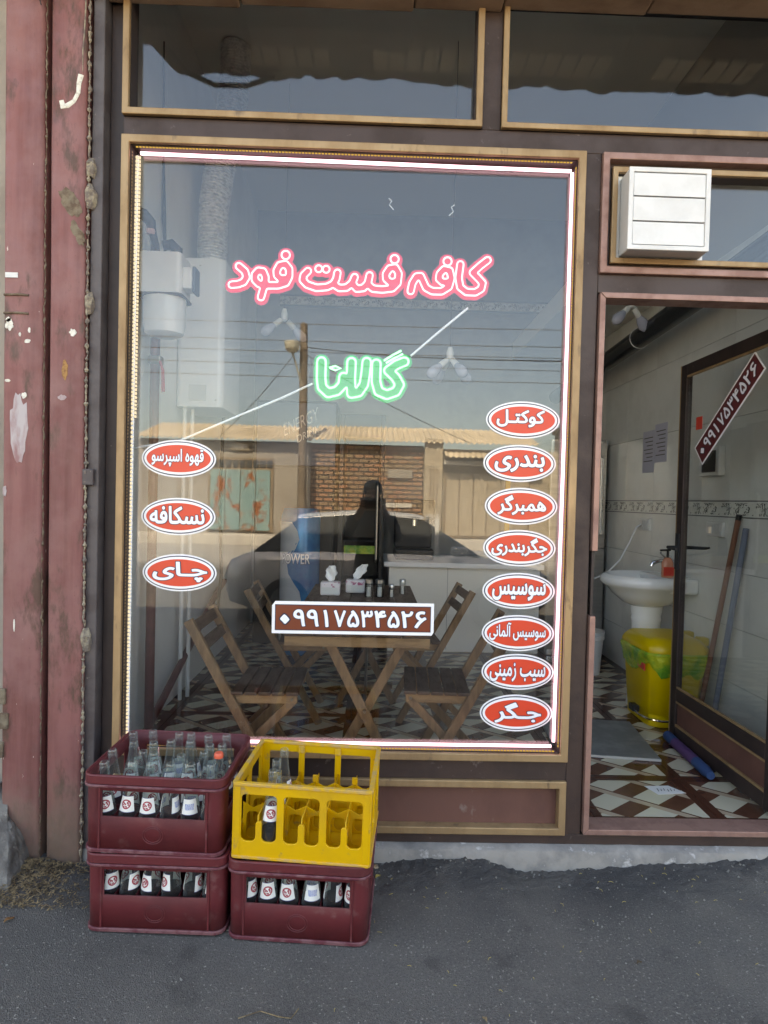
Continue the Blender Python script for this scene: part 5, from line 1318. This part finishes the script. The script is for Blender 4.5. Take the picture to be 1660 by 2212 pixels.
for z, s_ in ((FL+.436, 1.06), (FL+.425, 1.10), (FL+.40, 1.085), (FL+.375, 1.05), (FL+.35, 1.01), (FL+.33, .99)):
    ring = bin_ring(s_, z); fine = []
    for i in range(len(ring)):
        p, q_ = Vector(ring[i]), Vector(ring[(i+1) % len(ring)])
        for k in range(10):
            c = p.lerp(q_, k/10); f_ = fbm(c.x*22, c.y*22, z*16); cc = Vector((1.635, 1.145, c.z)); d_ = (c-cc); fine.append(tuple(cc+d_*(1+.035*f_)+Vector((0, 0, (-.10*fbm(c.x*7, c.y*7, 2.)-.01)*max(0, (FL+.40-z)/.07)*.8))))
    rg.append(fine)
loft(mb, rg, False, False); mb.build('liner', 'bag_green', b, smooth=True)
mb = MB(); mb.tube([(1.46, 1.12, FL+.07), (1.465, 1.03, FL+.06), (1.49, .985, FL+.055), (1.55, .955, FL+.05), (1.76, .955, FL+.05), (1.82, 1.0, FL+.055), (1.82, 1.2, FL+.06)], .006, 8); mb.build('pedal_bar', 'chrome', b, smooth=True)
MB().box(1.452, 1.49, 1.08, 1.14, FL+.055, FL+.09).build('hinge_block', 'black_plastic', b, bevel=.006)
MB().prism_yz([(1.02, FL+.30), (1.10, FL+.31), (1.10, FL+.345), (1.02, FL+.335)], 1.478, 1.484).build('red_label', 'soap_label', b)
MB().lathe([(.02, 0), (.02, .004)], 14).build('round_label', 'paper', b); rl = bpy.data.objects['round_label']; rl.rotation_euler = (R(90), 0, 0); rl.location = Vector((1.72, .982, FL+.30))-BASE[b.name]
b = thing('bucket', 'white plastic bucket on the floor beside the basin', 'bucket', (1.56, 2.02, FL))
MB().lathe([(.085, 0), (.104, .24), (.110, .245), (.110, .27), (.106, .275), (.111, .28), (.111, .30), (.103, .30), (.083, .01)], 24, (1.545, 2.02, FL), caps=(True, False)).build('pail', 'plastic_white', b, smooth=True)
MB().lathe([(.0, .296), (.10, .298)], 24, (1.545, 2.02, FL), caps=(False, False)).build('lid', 'plastic_white', b)
o = MB().box(-.24, .24, -.235, .235, 0, .014).build('floor_slab', 'mat_marble', bevel=.003); place(o, (1.155, .845, FL), (0, 0, R(-7)))
tag(o, 'grey stone look slab lying on the tiled floor inside the door', 'slab'); sub('edge', MB().box(-.24, .24, -.2375, -.2355, .002, .0125), 'mat_edge', o)
t = thing('broom', 'broom with a red brown stick leaning in the corner behind the open door', 'broom', (1.79, 1.0, FL))
MB().tube([(1.82, .80, 1.235), (1.775, 1.0, .20)], .013, 10).build('stick', 'stick_brown', t, smooth=True); MB().tube([(1.821, .795, 1.262), (1.82, .80, 1.235)], .0135, 10).build('grip', 'black_plastic', t, smooth=True)
MB().prism_xz([(1.66, FL+.01), (1.845, FL+.01), (1.80, FL+.10), (1.74, FL+.10)], .98, 1.03).build('head', 'bristle', t)
t = thing('mop', 'mop with a grey blue stick leaning beside the broom', 'mop', (1.80, .92, FL))
MB().tube([(1.826, .745, 1.195), (1.785, .89, .20)], .014, 10).build('stick', 'stick_blue', t, smooth=True); MB().prism_xz([(1.72, FL+.01), (1.845, FL+.01), (1.81, FL+.09), (1.76, FL+.09)], .87, .91).build('head', 'bristle', t)
t = thing('draught_roll', 'blue and purple cloth roll lying along the foot of the open door', 'cloth roll', (1.47, .6, FL))
P = [Vector((1.520, .83, FL+.026)), Vector((1.512, .74, FL+.026)), Vector((1.500, .53, FL+.026)), Vector((1.490, .40, FL+.024))]
for k, (nm, mt) in enumerate((('blue_end', 'foam_blue'), ('purple_middle', 'foam_purple'), ('blue_end', 'foam_blue'))):
    MB().tube([P[k].lerp(P[k+1], u) for u in (.0, .33, .66, 1.0)], [.025, .0245, .025, .024 if k < 2 else .018], 12).build(nm, mt, t, smooth=True)
o = thing('paper_note', 'scrap of paper with a scribble on the floor tiles inside the door', 'paper', (1.25, .31, FL))
MB().prism_xy([(1.175, .345), (1.20, .275), (1.325, .29), (1.28, .352)], FL+.0008, FL+.0018).build('sheet', 'paper', o)
for k in range(6): MB().tube([(1.215+.014*k, .300+.004*(k % 3), FL+.0024), (1.219+.014*k, .325-.005*(k % 2), FL+.0024)], .0012, 5).build('stroke', 'ink', o)
# fittings on the right wall
o = thing('breaker_box', 'white breaker box with a dark window on the right wall', 'breaker box', (XR, 1.07, 1.54))
MB().box(XR-.045, XR-.008, .975, 1.165, 1.465, 1.625).build('case', 'plastic_white', o, bevel=.006); MB().box(XR-.052, XR-.0455, 1.00, 1.125, 1.485, 1.60).build('window', 'black_plastic', o, bevel=.006)
for y, z, lb in ((1.03, 1.18, 'double white wall switch under the breaker box'), (1.85, 1.17, 'white wall socket above the wash basin')):
    o = thing('wall_socket', lb, 'socket', (XR, y, z))
    MB().box(XR-.026, XR-.008, y-.075, y+.075, z-.04, z+.04).build('plate', 'plastic_white', o, bevel=.004)
    for d_ in (-.034, .034): MB().box(XR-.031, XR-.0265, y+d_-.028, y+d_+.028, z-.028, z+.028).build('rocker', 'vent_white', o, bevel=.003)
tag(MB().tube([(1.83, 1.87, 1.17), (1.79, 1.86, 1.15), (1.74, 1.84, 1.05), (1.66, 1.80, .93), (1.55, 1.75, .84), (1.42, 1.70, .80), (1.30, 1.68, .80)], .005, 7).build('white_cable', 'cord_white', smooth=True), 'thin white cord hanging from the wall socket behind the basin', 'cord')
for y0, y1, z0, z1, lb in ((1.60, 1.76, 1.58, 1.83, 'right hand bluish notice sheet on the right wall'), (1.765, 1.93, 1.52, 1.80, 'left hand bluish notice sheet on the right wall')):
    o = thing('notice', lb, 'notice', (XR, (y0+y1)/2, z0)); MB().box(XR-.0105, XR-.0085, y0, y1, z0, z1).build('sheet', 'paper_blue', o)
    for k in range(7): MB().box(XR-.0118, XR-.0108, y0+.02, y1-.02-.02*(k % 3), z1-.05-k*.026, z1-.044-k*.026).build('text_line', 'strip_grey', o)

# ------------------------------------------------------------------ litter on the asphalt
q = random.Random(21)
mb = MB()
for k in range(1500):
    a = q.random(); x = -1.16+.20*abs(q.gauss(0, .6)); y = -.065-.22*q.random()**1.2
    if x > -.83: continue
    z = ground_z(x, y)+.002+.006*q.random(); t = q.uniform(0, 6.28); L = q.uniform(.005, .020); w = q.uniform(.0006, .0026)
    dx, dy = math.cos(t), math.sin(t); mb.add([(x-dx*L/2-dy*w, y-dy*L/2+dx*w, z), (x-dx*L/2+dy*w, y-dy*L/2-dx*w, z), (x+dx*L/2, y+dy*L/2, z+q.uniform(-.001, .008))], [(0, 1, 2)])
o = mb.build('leaf_litter', 'leaf_dry'); tag(o, 'dry leaf litter swept against the foot of the red columns', 'litter', kind='stuff'); o.modifiers.new('s', 'SOLIDIFY').thickness = .0008
mb = MB()
for k in range(800):
    x = q.uniform(-1.3, 1.6); y = -.045-.85*q.random()**1.7; s_ = q.uniform(.0012, .0042)*(1.4 if y > -.15 else 1); z = ground_z(x, y)+s_*.3
    rot = [q.uniform(.6, 1.2) for _ in range(6)]
    mb.add([(x+s_*rot[0], y, z), (x-s_*rot[1], y, z), (x, y+s_*rot[2], z), (x, y-s_*rot[3], z), (x, y, z+s_*rot[4]), (x, y, z-s_)], [(0, 2, 4), (2, 1, 4), (1, 3, 4), (3, 0, 4), (2, 0, 5), (1, 2, 5), (3, 1, 5), (0, 3, 5)])
tag(mb.build('loose_grit', 'gravel_bit'), 'loose grit and crumbs scattered over the asphalt', 'grit', kind='stuff')
mb = MB()
for k in range(60):
    x = q.uniform(-.1, 1.55); y = -.06-.6*q.random(); z = ground_z(x, y)+.0022; t = q.uniform(0, 6.28); L = q.uniform(.006, .016); c_ = q.uniform(-.4, .4)
    mb.tube([(x, y, z), (x+L*.5*math.cos(t), y+L*.5*math.sin(t), z+.002), (x+L*math.cos(t+c_), y+L*math.sin(t+c_), z)], .0007, 4)
tag(mb.build('straw_bits', 'leaf_yellow'), 'pale straw and stalk bits scattered over the asphalt', 'litter', kind='stuff')
def leaf(x, y, L, rz, mt, label):
    z = ground_z(x, y)+.003; o = thing('fallen_leaf', label, 'leaf', (x, y, z)); mb = MB(); n = 7
    for i in range(n+1):
        u = i/n; w = L*.24*math.sin(math.pi*min(1, u*1.02))**.8
        for s_ in (-1, 0, 1): mb.v.append((x+(u-.5)*L*math.cos(rz)-s_*w*math.sin(rz), y+(u-.5)*L*math.sin(rz)+s_*w*math.cos(rz), z+.004*abs(s_)+.003*math.sin(u*5)))
    mb.f = [(i*3+k, i*3+k+1, (i+1)*3+k+1, (i+1)*3+k) for i in range(n) for k in range(2)]
    p = mb.build('blade', mt, o, smooth=True); p.modifiers.new('s', 'SOLIDIFY').thickness = .0006
leaf(.05, -.115, .028, .8, 'leaf_yellow', 'pale curled leaf beside the yellow crate on the asphalt'); leaf(.785, -.47, .022, .5, 'leaf_dry', 'small brown leaf alone on the asphalt before the door')
leaf(.31, -.66, .020, 2.0, 'leaf_dry', 'brown leaf on the asphalt nearest the camera'); leaf(-1.06, -.33, .03, 1.0, 'rust_spot', 'reddish brown leaf left of the maroon crates')
tag(MB().tube([(-.30, -.66, .004), (-.25, -.64, .005), (-.20, -.655, .004), (-.17, -.66, .005), (-.155, -.63, .004)], .0014, 5).build('dry_stalk', 'leaf_dry', smooth=True), 'thin curved dry stalk lying on the asphalt in front of the crates', 'stalk')

# ------------------------------------------------------------------ across the street (what the glass mirrors)
HY = -18.0
h1 = thing('plaster_house', 'low plaster house with turquoise gate across the street, mirrored in window', 'house', (-5, HY-2, 0))
MB().box(-8.4, -2.15, HY-4.5, HY, 0, 3.2).build('wall', 'house_plaster', h1)
def corrugated(name, x0, x1, y0, z0, y1, z1, parent, mt, pitch=.19, amp=.035):
    mb = MB(); n = int((x1-x0)/pitch*6)
    for i in range(n+1):
        x = x0+(x1-x0)*i/n; d_ = amp*math.sin(2*math.pi*(x-x0)/pitch)
        mb.v += [(x, y0, z0+d_), (x, y1, z1+d_), (x, y0, z0+d_-.02), (x, y1, z1+d_-.02)]
    for i in range(n): a = i*4; mb.f += [(a, a+4, a+5, a+1), (a+2, a+3, a+7, a+6), (a, a+2, a+6, a+4), (a+1, a+5, a+7, a+3)]
    return mb.build(name, mt, parent, smooth=True)
corrugated('roof', -8.0, -2.1, HY+.35, 3.25, HY-2.2, 4.0, h1, 'roof_tan')
gt = MB().box(-5.62, -3.40, HY+.001, HY+.05, .10, 2.62).build('gate', 'gate_brown', h1)
for k in range(4): MB().box(-5.54+k*.515, -5.54+(k+1)*.515-.02, HY+.051, HY+.085, .14, 2.20).build('leaf', 'gate_turquoise', gt, bevel=.01)
for k in range(9): MB().box(-5.5+k*.235, -5.32+k*.235, HY+.051, HY+.08, 2.30, 2.54).build('grille_block', 'car_dark', gt)
MB().box(-4.85, -4.25, HY+.001, HY+.09, 2.86, 3.14).build('name_plate', 'house_stone', h1, bevel=.02); MB().box(-4.78, -4.32, HY+.0905, HY+.10, 2.92, 3.08).build('plate_face', 'kerb_stone', h1)
h2 = thing('brick_house', 'old brick house wall under corrugated roofing, mirrored in window centre', 'house', (0, HY-2, 0))
MB().box(-2.14, 1.72, HY-4.5, HY-.05, 0, 3.18).build('wall', 'old_brick', h2); corrugated('roof', -2.08, 5.6, HY+.30, 3.30, HY-2.2, 4.05, h2, 'roof_tan')
MB().box(.5, 1.35, HY-.049, HY+.02, 2.05, 2.35).build('meter_box', 'house_plaster', h2, bevel=.02); MB().box(.2, 1.35, HY-.049, HY+.0, 1.05, 1.2).build('pipe_box', 'kerb_stone', h2)
MB().box(-2.14, 1.72, HY-.049, HY+.10, 0, .22).build('plinth', 'house_plaster', h2)
h3 = thing('stone_house', 'beige stone house with pillar and brown gate, mirrored at window right', 'house', (4, HY-2, 0))
MB().box(1.73, 7.5, HY-4.5, HY-.02, 0, 3.1).build('wall', 'house_stone', h3)
MB().box(1.74, 2.36, HY-.019, HY+.16, 0, 3.42).build('pillar', 'house_stone', h3, bevel=.02); MB().box(1.80, 2.30, HY+.161, HY+.20, .35, .85).build('pillar_panel', 'kerb_stone', h3, bevel=.01)
for x in (1.92, 2.03, 2.14): MB().box(x, x+.05, HY+.161, HY+.18, 1.1, 2.45).build('flute', 'gate_brown', h3)
MB().box(2.45, 5.4, HY-.019, HY+.03, .05, 2.35).build('gate', 'gate_brown', h3); MB().box(2.38, 5.6, HY-.019, HY+.30, 2.55, 2.70).build('ledge', 'kerb_stone', h3, bevel=.02)
gate3 = [o for o in h3.children if o.name.startswith('gate')][0]
for k in range(6): MB().box(2.5+k*.48, 2.94+k*.48, HY+.031, HY+.055, .12, 2.28).build('leaf', 'house_stone', gate3, bevel=.01)
corrugated('porch_roof', 2.4, 5.7, HY+.65, 2.80, HY-.02, 3.02, h3, 'roof_tan')
h4 = thing('grey_house', 'plain grey house at the far right of the mirrored street', 'house', (11, HY-2, 0))
MB().box(7.6, 16, HY-4.5, HY-.1, 0, 4.2).build('wall', 'house_plaster', h4); MB().box(9, 10.2, HY-.099, HY-.05, 1.2, 2.6).build('window', 'car_dark', h4); MB().box(7.5, 16.1, HY-4.6, HY+.2, 4.2, 4.4).build('roof', 'canopy_mud', h4)
h5 = thing('mud_house', 'plain mud house at the far left of the mirrored street', 'house', (-13, HY-2, 0))
MB().box(-18, -8.5, HY-4.5, HY-.1, 0, 2.9).build('wall', 'house_plaster', h5); MB().box(-18.1, -8.45, HY-4.6, HY+.2, 2.9, 3.1).build('roof', 'canopy_mud', h5); MB().box(-11, -10, HY-.099, HY-.04, .05, 2.1).build('door', 'gate_brown', h5)
# pole with street lamp and wires
PX, PY = -2.33, -17.1
po = thing('utility_pole', 'weathered utility pole with street lamp, mirrored beside the green neon sign', 'utility pole', (PX, PY, 0))
MB().tube([(PX+.02, PY, 0), (PX, PY, 3.5), (PX-.05, PY, 6.95)], [.16, .14, .12], 12).build('pole', 'pole_wood', po, smooth=True)
MB().bar((PX-.55, PY+.12, 6.2), (PX+.55, PY+.12, 6.2), .08, .08).build('crossarm', 'pole_wood', po) if False else None
MB().bar((PX-.05, PY+.13, 6.95), (PX+.02, PY+.13, 6.1), .10, .10).build('arm', 'pole_wood', po)
MB().tube([(PX-.02, PY+.10, 4.85), (PX-.28, PY+.3, 5.7), (PX-.36, PY+.4, 5.95)], .03, 8).build('lamp_arm', 'lamp_metal', po, smooth=True)
MB().lathe([(.10, 0), (.22, .10), (.25, .28), (.24, .33), (0, .36)], 16, (PX-.36, PY+.4, 5.92), caps=(True, False)).build('lamp_head', 'lamp_metal', po, smooth=True)
for k, z in enumerate((6.9, 6.35, 6.0, 5.6, 5.2)):
    o = MB(); P = []
    for i in range(41):
        u = -1+2*i/40; P.append((PX+u*26, PY+.18, z+.55*(abs(u)**2)*1.0-.02*k*abs(u)))
    tag(o.tube(P, .011, 5).build('overhead_wire', 'cable_black'), 'overhead street wire, '+('topmost', 'second highest', 'third highest', 'fourth highest', 'lowest')[k]+' of five level ones, mirrored in window', 'wire', 'overhead wires on the street pole')
for a, b, lb in (((PX, PY, 6.2), (5.5, -6, 3.4), 'slanting service wire from pole, mirrored right of green sign, upper one'), ((PX, PY, 6.0), (3.2, HY+.4, 3.3), 'slanting service wire from pole down to brick house roof'), ((PX-.3, PY+.3, 5.9), (-5.6, HY+.1, 3.0), 'slanting service wire from street lamp down to plaster house')):
    a, b = Vector(a), Vector(b); tag(MB().tube([a.lerp(b, u)-Vector((0, 0, .5*4*u*(1-u)*.35)) for u in np.linspace(0, 1, 21)], .012, 5).build('service_wire', 'cable_black'), lb, 'wire')
# parked car behind the photographer
def car(x, y, z, label):
    c = thing('parked_car', label, 'car', (x, y, z))
    S = [(-2.10, .42, .62, .60), (-2.02, .28, .80, .74), (-1.75, .20, .90, .80), (-1.0, .18, .94, .83), (0, .18, .93, .84), (.9, .18, .92, .84), (1.5, .20, .84, .80), (1.9, .24, .74, .74), (2.08, .34, .60, .60)]
    rings = []
    for sx_, zb, zt, hw in S: rings.append([(x+sx_, y-hw*.92, z+zb), (x+sx_, y-hw, z+zb+.2), (x+sx_, y-hw, z+zt-.1), (x+sx_, y-hw*.9, z+zt), (x+sx_, y+hw*.9, z+zt), (x+sx_, y+hw, z+zt-.1), (x+sx_, y+hw, z+zb+.2), (x+sx_, y+hw*.92, z+zb)])
    mb = MB(); loft(mb, rings); mb.build('body', 'car_paint', c, bevel=.03, smooth=True)
    G = [(-1.72, .90, .92, .72, .72), (-1.15, .925, 1.36, .76, .60), (-.3, .93, 1.42, .77, .61), (.35, .92, 1.38, .77, .60), (1.12, .90, .915, .76, .70)]
    rings = [[(x+a, y-w0, z+b), (x+a, y-w1, z+t_), (x+a, y+w1, z+t_), (x+a, y+w0, z+b)] for a, b, t_, w0, w1 in G]
    mb = MB(); loft(mb, rings); mb.build('cabin_glass', 'car_dark', c, bevel=.02)
    mb = MB(); loft(mb, [[(x+a, y-w, z+t_-.01), (x+a, y-w*.9, z+t_+.035), (x+a, y+w*.9, z+t_+.035), (x+a, y+w, z+t_-.01)] for a, t_, w in ((-1.2, 1.34, .62), (-.3, 1.42, .64), (.42, 1.36, .62))]); mb.build('roof', 'car_paint', c, bevel=.02)
    for sx_ in (-1.3, 1.28):
        for s_ in (-1, 1):
            w = MB(); w.tube([(x+sx_, y+s_*.66, z+.30), (x+sx_, y+s_*.84, z+.30)], .30, 22); wo = w.build('wheel', 'tyre', c, bevel=.02)
            MB().tube([(x+sx_, y+s_*.835, z+.30), (x+sx_, y+s_*.855, z+.30)], .19, 18).build('rim', 'steel', wo)
    for a0, a1 in ((-1.15, -.40), (-.30, .52)):
        for s_ in (-1, 1): MB().bar((x+a1+.05, y+s_*.775, z+.93), (x+a1+.05, y+s_*.62, z+1.36), .05, .03).build('pillar', 'car_paint', c)
    for s_ in (-1, 1):
        MB().box(x+.72, x+.92, y+s_*.92-.06, y+s_*.92+.06, z+.92, z+1.04).build('mirror', 'car_paint', c, bevel=.03)
        MB().box(x+1.93, x+2.03, y+s_*.52-.14, y+s_*.52+.14, z+.56, z+.68).build('headlight', 'chrome', c, bevel=.02); MB().box(x-2.07, x-2.0, y+s_*.50-.14, y+s_*.50+.14, z+.58, z+.72).build('tail_light', 'red_handle', c, bevel=.02)
car(.25, -5.9, -.30, 'silver grey car parked at the kerb, mirrored low in the window')

# ------------------------------------------------------------------ the photographer, seen only as a dark reflection
pz = -.02
def person():
    V = {'pelvis': (0, -2.46, .74, .125, .10), 'belly': (0, -2.45, .88, .125, .095), 'chest': (0, -2.46, 1.03, .145, .10), 'upper': (0, -2.47, 1.13, .135, .085), 'neck': (0, -2.45, 1.20, .052, .05),
         'jaw': (0, -2.425, 1.265, .058, .066), 'head': (0, -2.43, 1.345, .072, .088), 'crown': (0, -2.44, 1.405, .055, .07),
         'shl': (-.155, -2.46, 1.13, .06, .055), 'ell': (-.205, -2.36, .98, .043, .043), 'wrl': (-.09, -2.18, 1.20, .030, .030), 'hal': (-.062, -2.15, 1.245, .028, .018),
         'shr': (.155, -2.46, 1.13, .06, .055), 'elr': (.205, -2.36, .98, .043, .043), 'wrr': (.09, -2.18, 1.20, .030, .030), 'har': (.062, -2.15, 1.245, .028, .018),
         'hpl': (-.085, -2.46, .70, .085, .08), 'knl': (-.10, -2.44, .40, .058, .058), 'anl': (-.105, -2.47, .08, .042, .042), 'tol': (-.115, -2.34, .035, .04, .03),
         'hpr': (.085, -2.46, .70, .085, .08), 'knr': (.10, -2.44, .40, .058, .058), 'anr': (.105, -2.47, .08, .042, .042), 'tor': (.115, -2.34, .035, .04, .03)}
    Ed = [('pelvis', 'belly'), ('belly', 'chest'), ('chest', 'upper'), ('upper', 'neck'), ('neck', 'jaw'), ('jaw', 'head'), ('head', 'crown'), ('upper', 'shl'), ('shl', 'ell'), ('ell', 'wrl'), ('wrl', 'hal'), ('upper', 'shr'), ('shr', 'elr'), ('elr', 'wrr'), ('wrr', 'har'), ('pelvis', 'hpl'), ('hpl', 'knl'), ('knl', 'anl'), ('anl', 'tol'), ('pelvis', 'hpr'), ('hpr', 'knr'), ('knr', 'anr'), ('anr', 'tor')]
    names = list(V); t = thing('person', 'person in dark clothes holding up a phone, mirrored in the window centre', 'person', (0, -2.46, 0))
    me = bpy.data.meshes.new('body'); me.from_pydata([(V[k][0], V[k][1]+2.46, V[k][2]) for k in names], [(names.index(a), names.index(b)) for a, b in Ed], [])
    o = bpy.data.objects.new('body', me); COL.objects.link(o); o.parent = t
    o.modifiers.new('skin', 'SKIN').use_smooth_shade = True
    for i, k in enumerate(names):
        s_ = me.skin_vertices[0].data[i]; s_.radius = V[k][3:5]; s_.use_root = (k == 'pelvis')
    sbs = o.modifiers.new('sub', 'SUBSURF'); sbs.levels = sbs.render_levels = 2; me.materials.append(MATS['person_surface'])
    MB().prism_yz([(-2.352, 1.335), (-2.328, 1.302), (-2.352, 1.297)], -.011, .011).build('nose', 'skin', t, bevel=.004)
    MB().lathe([(.072, 1.335), (.078, 1.375), (.066, 1.42), (.035, 1.442), (0, 1.447)], 20, (0, -2.447, 0), .98, 1.10, caps=(False, False)).build('hair', 'hair', t, smooth=True)
    for s_ in (-1, 1):
        MB().lathe([(.0, -.03), (.012, -.02), (.014, .02), (0, .03)], 8, (s_*.074, -2.42, 1.325), .6, 1., caps=(False, False)).build('ear', 'skin', t)
        for k in range(4): z = 1.225+.021*k; MB().tube([(s_*.088, -2.150, z), (s_*.091, -2.128, z+.002), (s_*.078, -2.113, z+.003), (s_*(.050+.004*k), -2.113, z+.003)], [.009, .0085, .008, .007], 7).build('finger', 'skin', t, smooth=True)
        MB().tube([(s_*.075, -2.165, 1.225), (s_*.066, -2.160, 1.25), (s_*.050, -2.155, 1.268)], [.012, .010, .008], 7).build('thumb', 'skin', t, smooth=True)
    ph = MB(); rbox(ph, -.083, .083, -2.150, -2.142, 1.225, 1.305, .008, 'y'); o = ph.build('phone', 'black_plastic')
    tag(o, 'black phone held up in both hands, mirrored in the window', 'phone')
person()
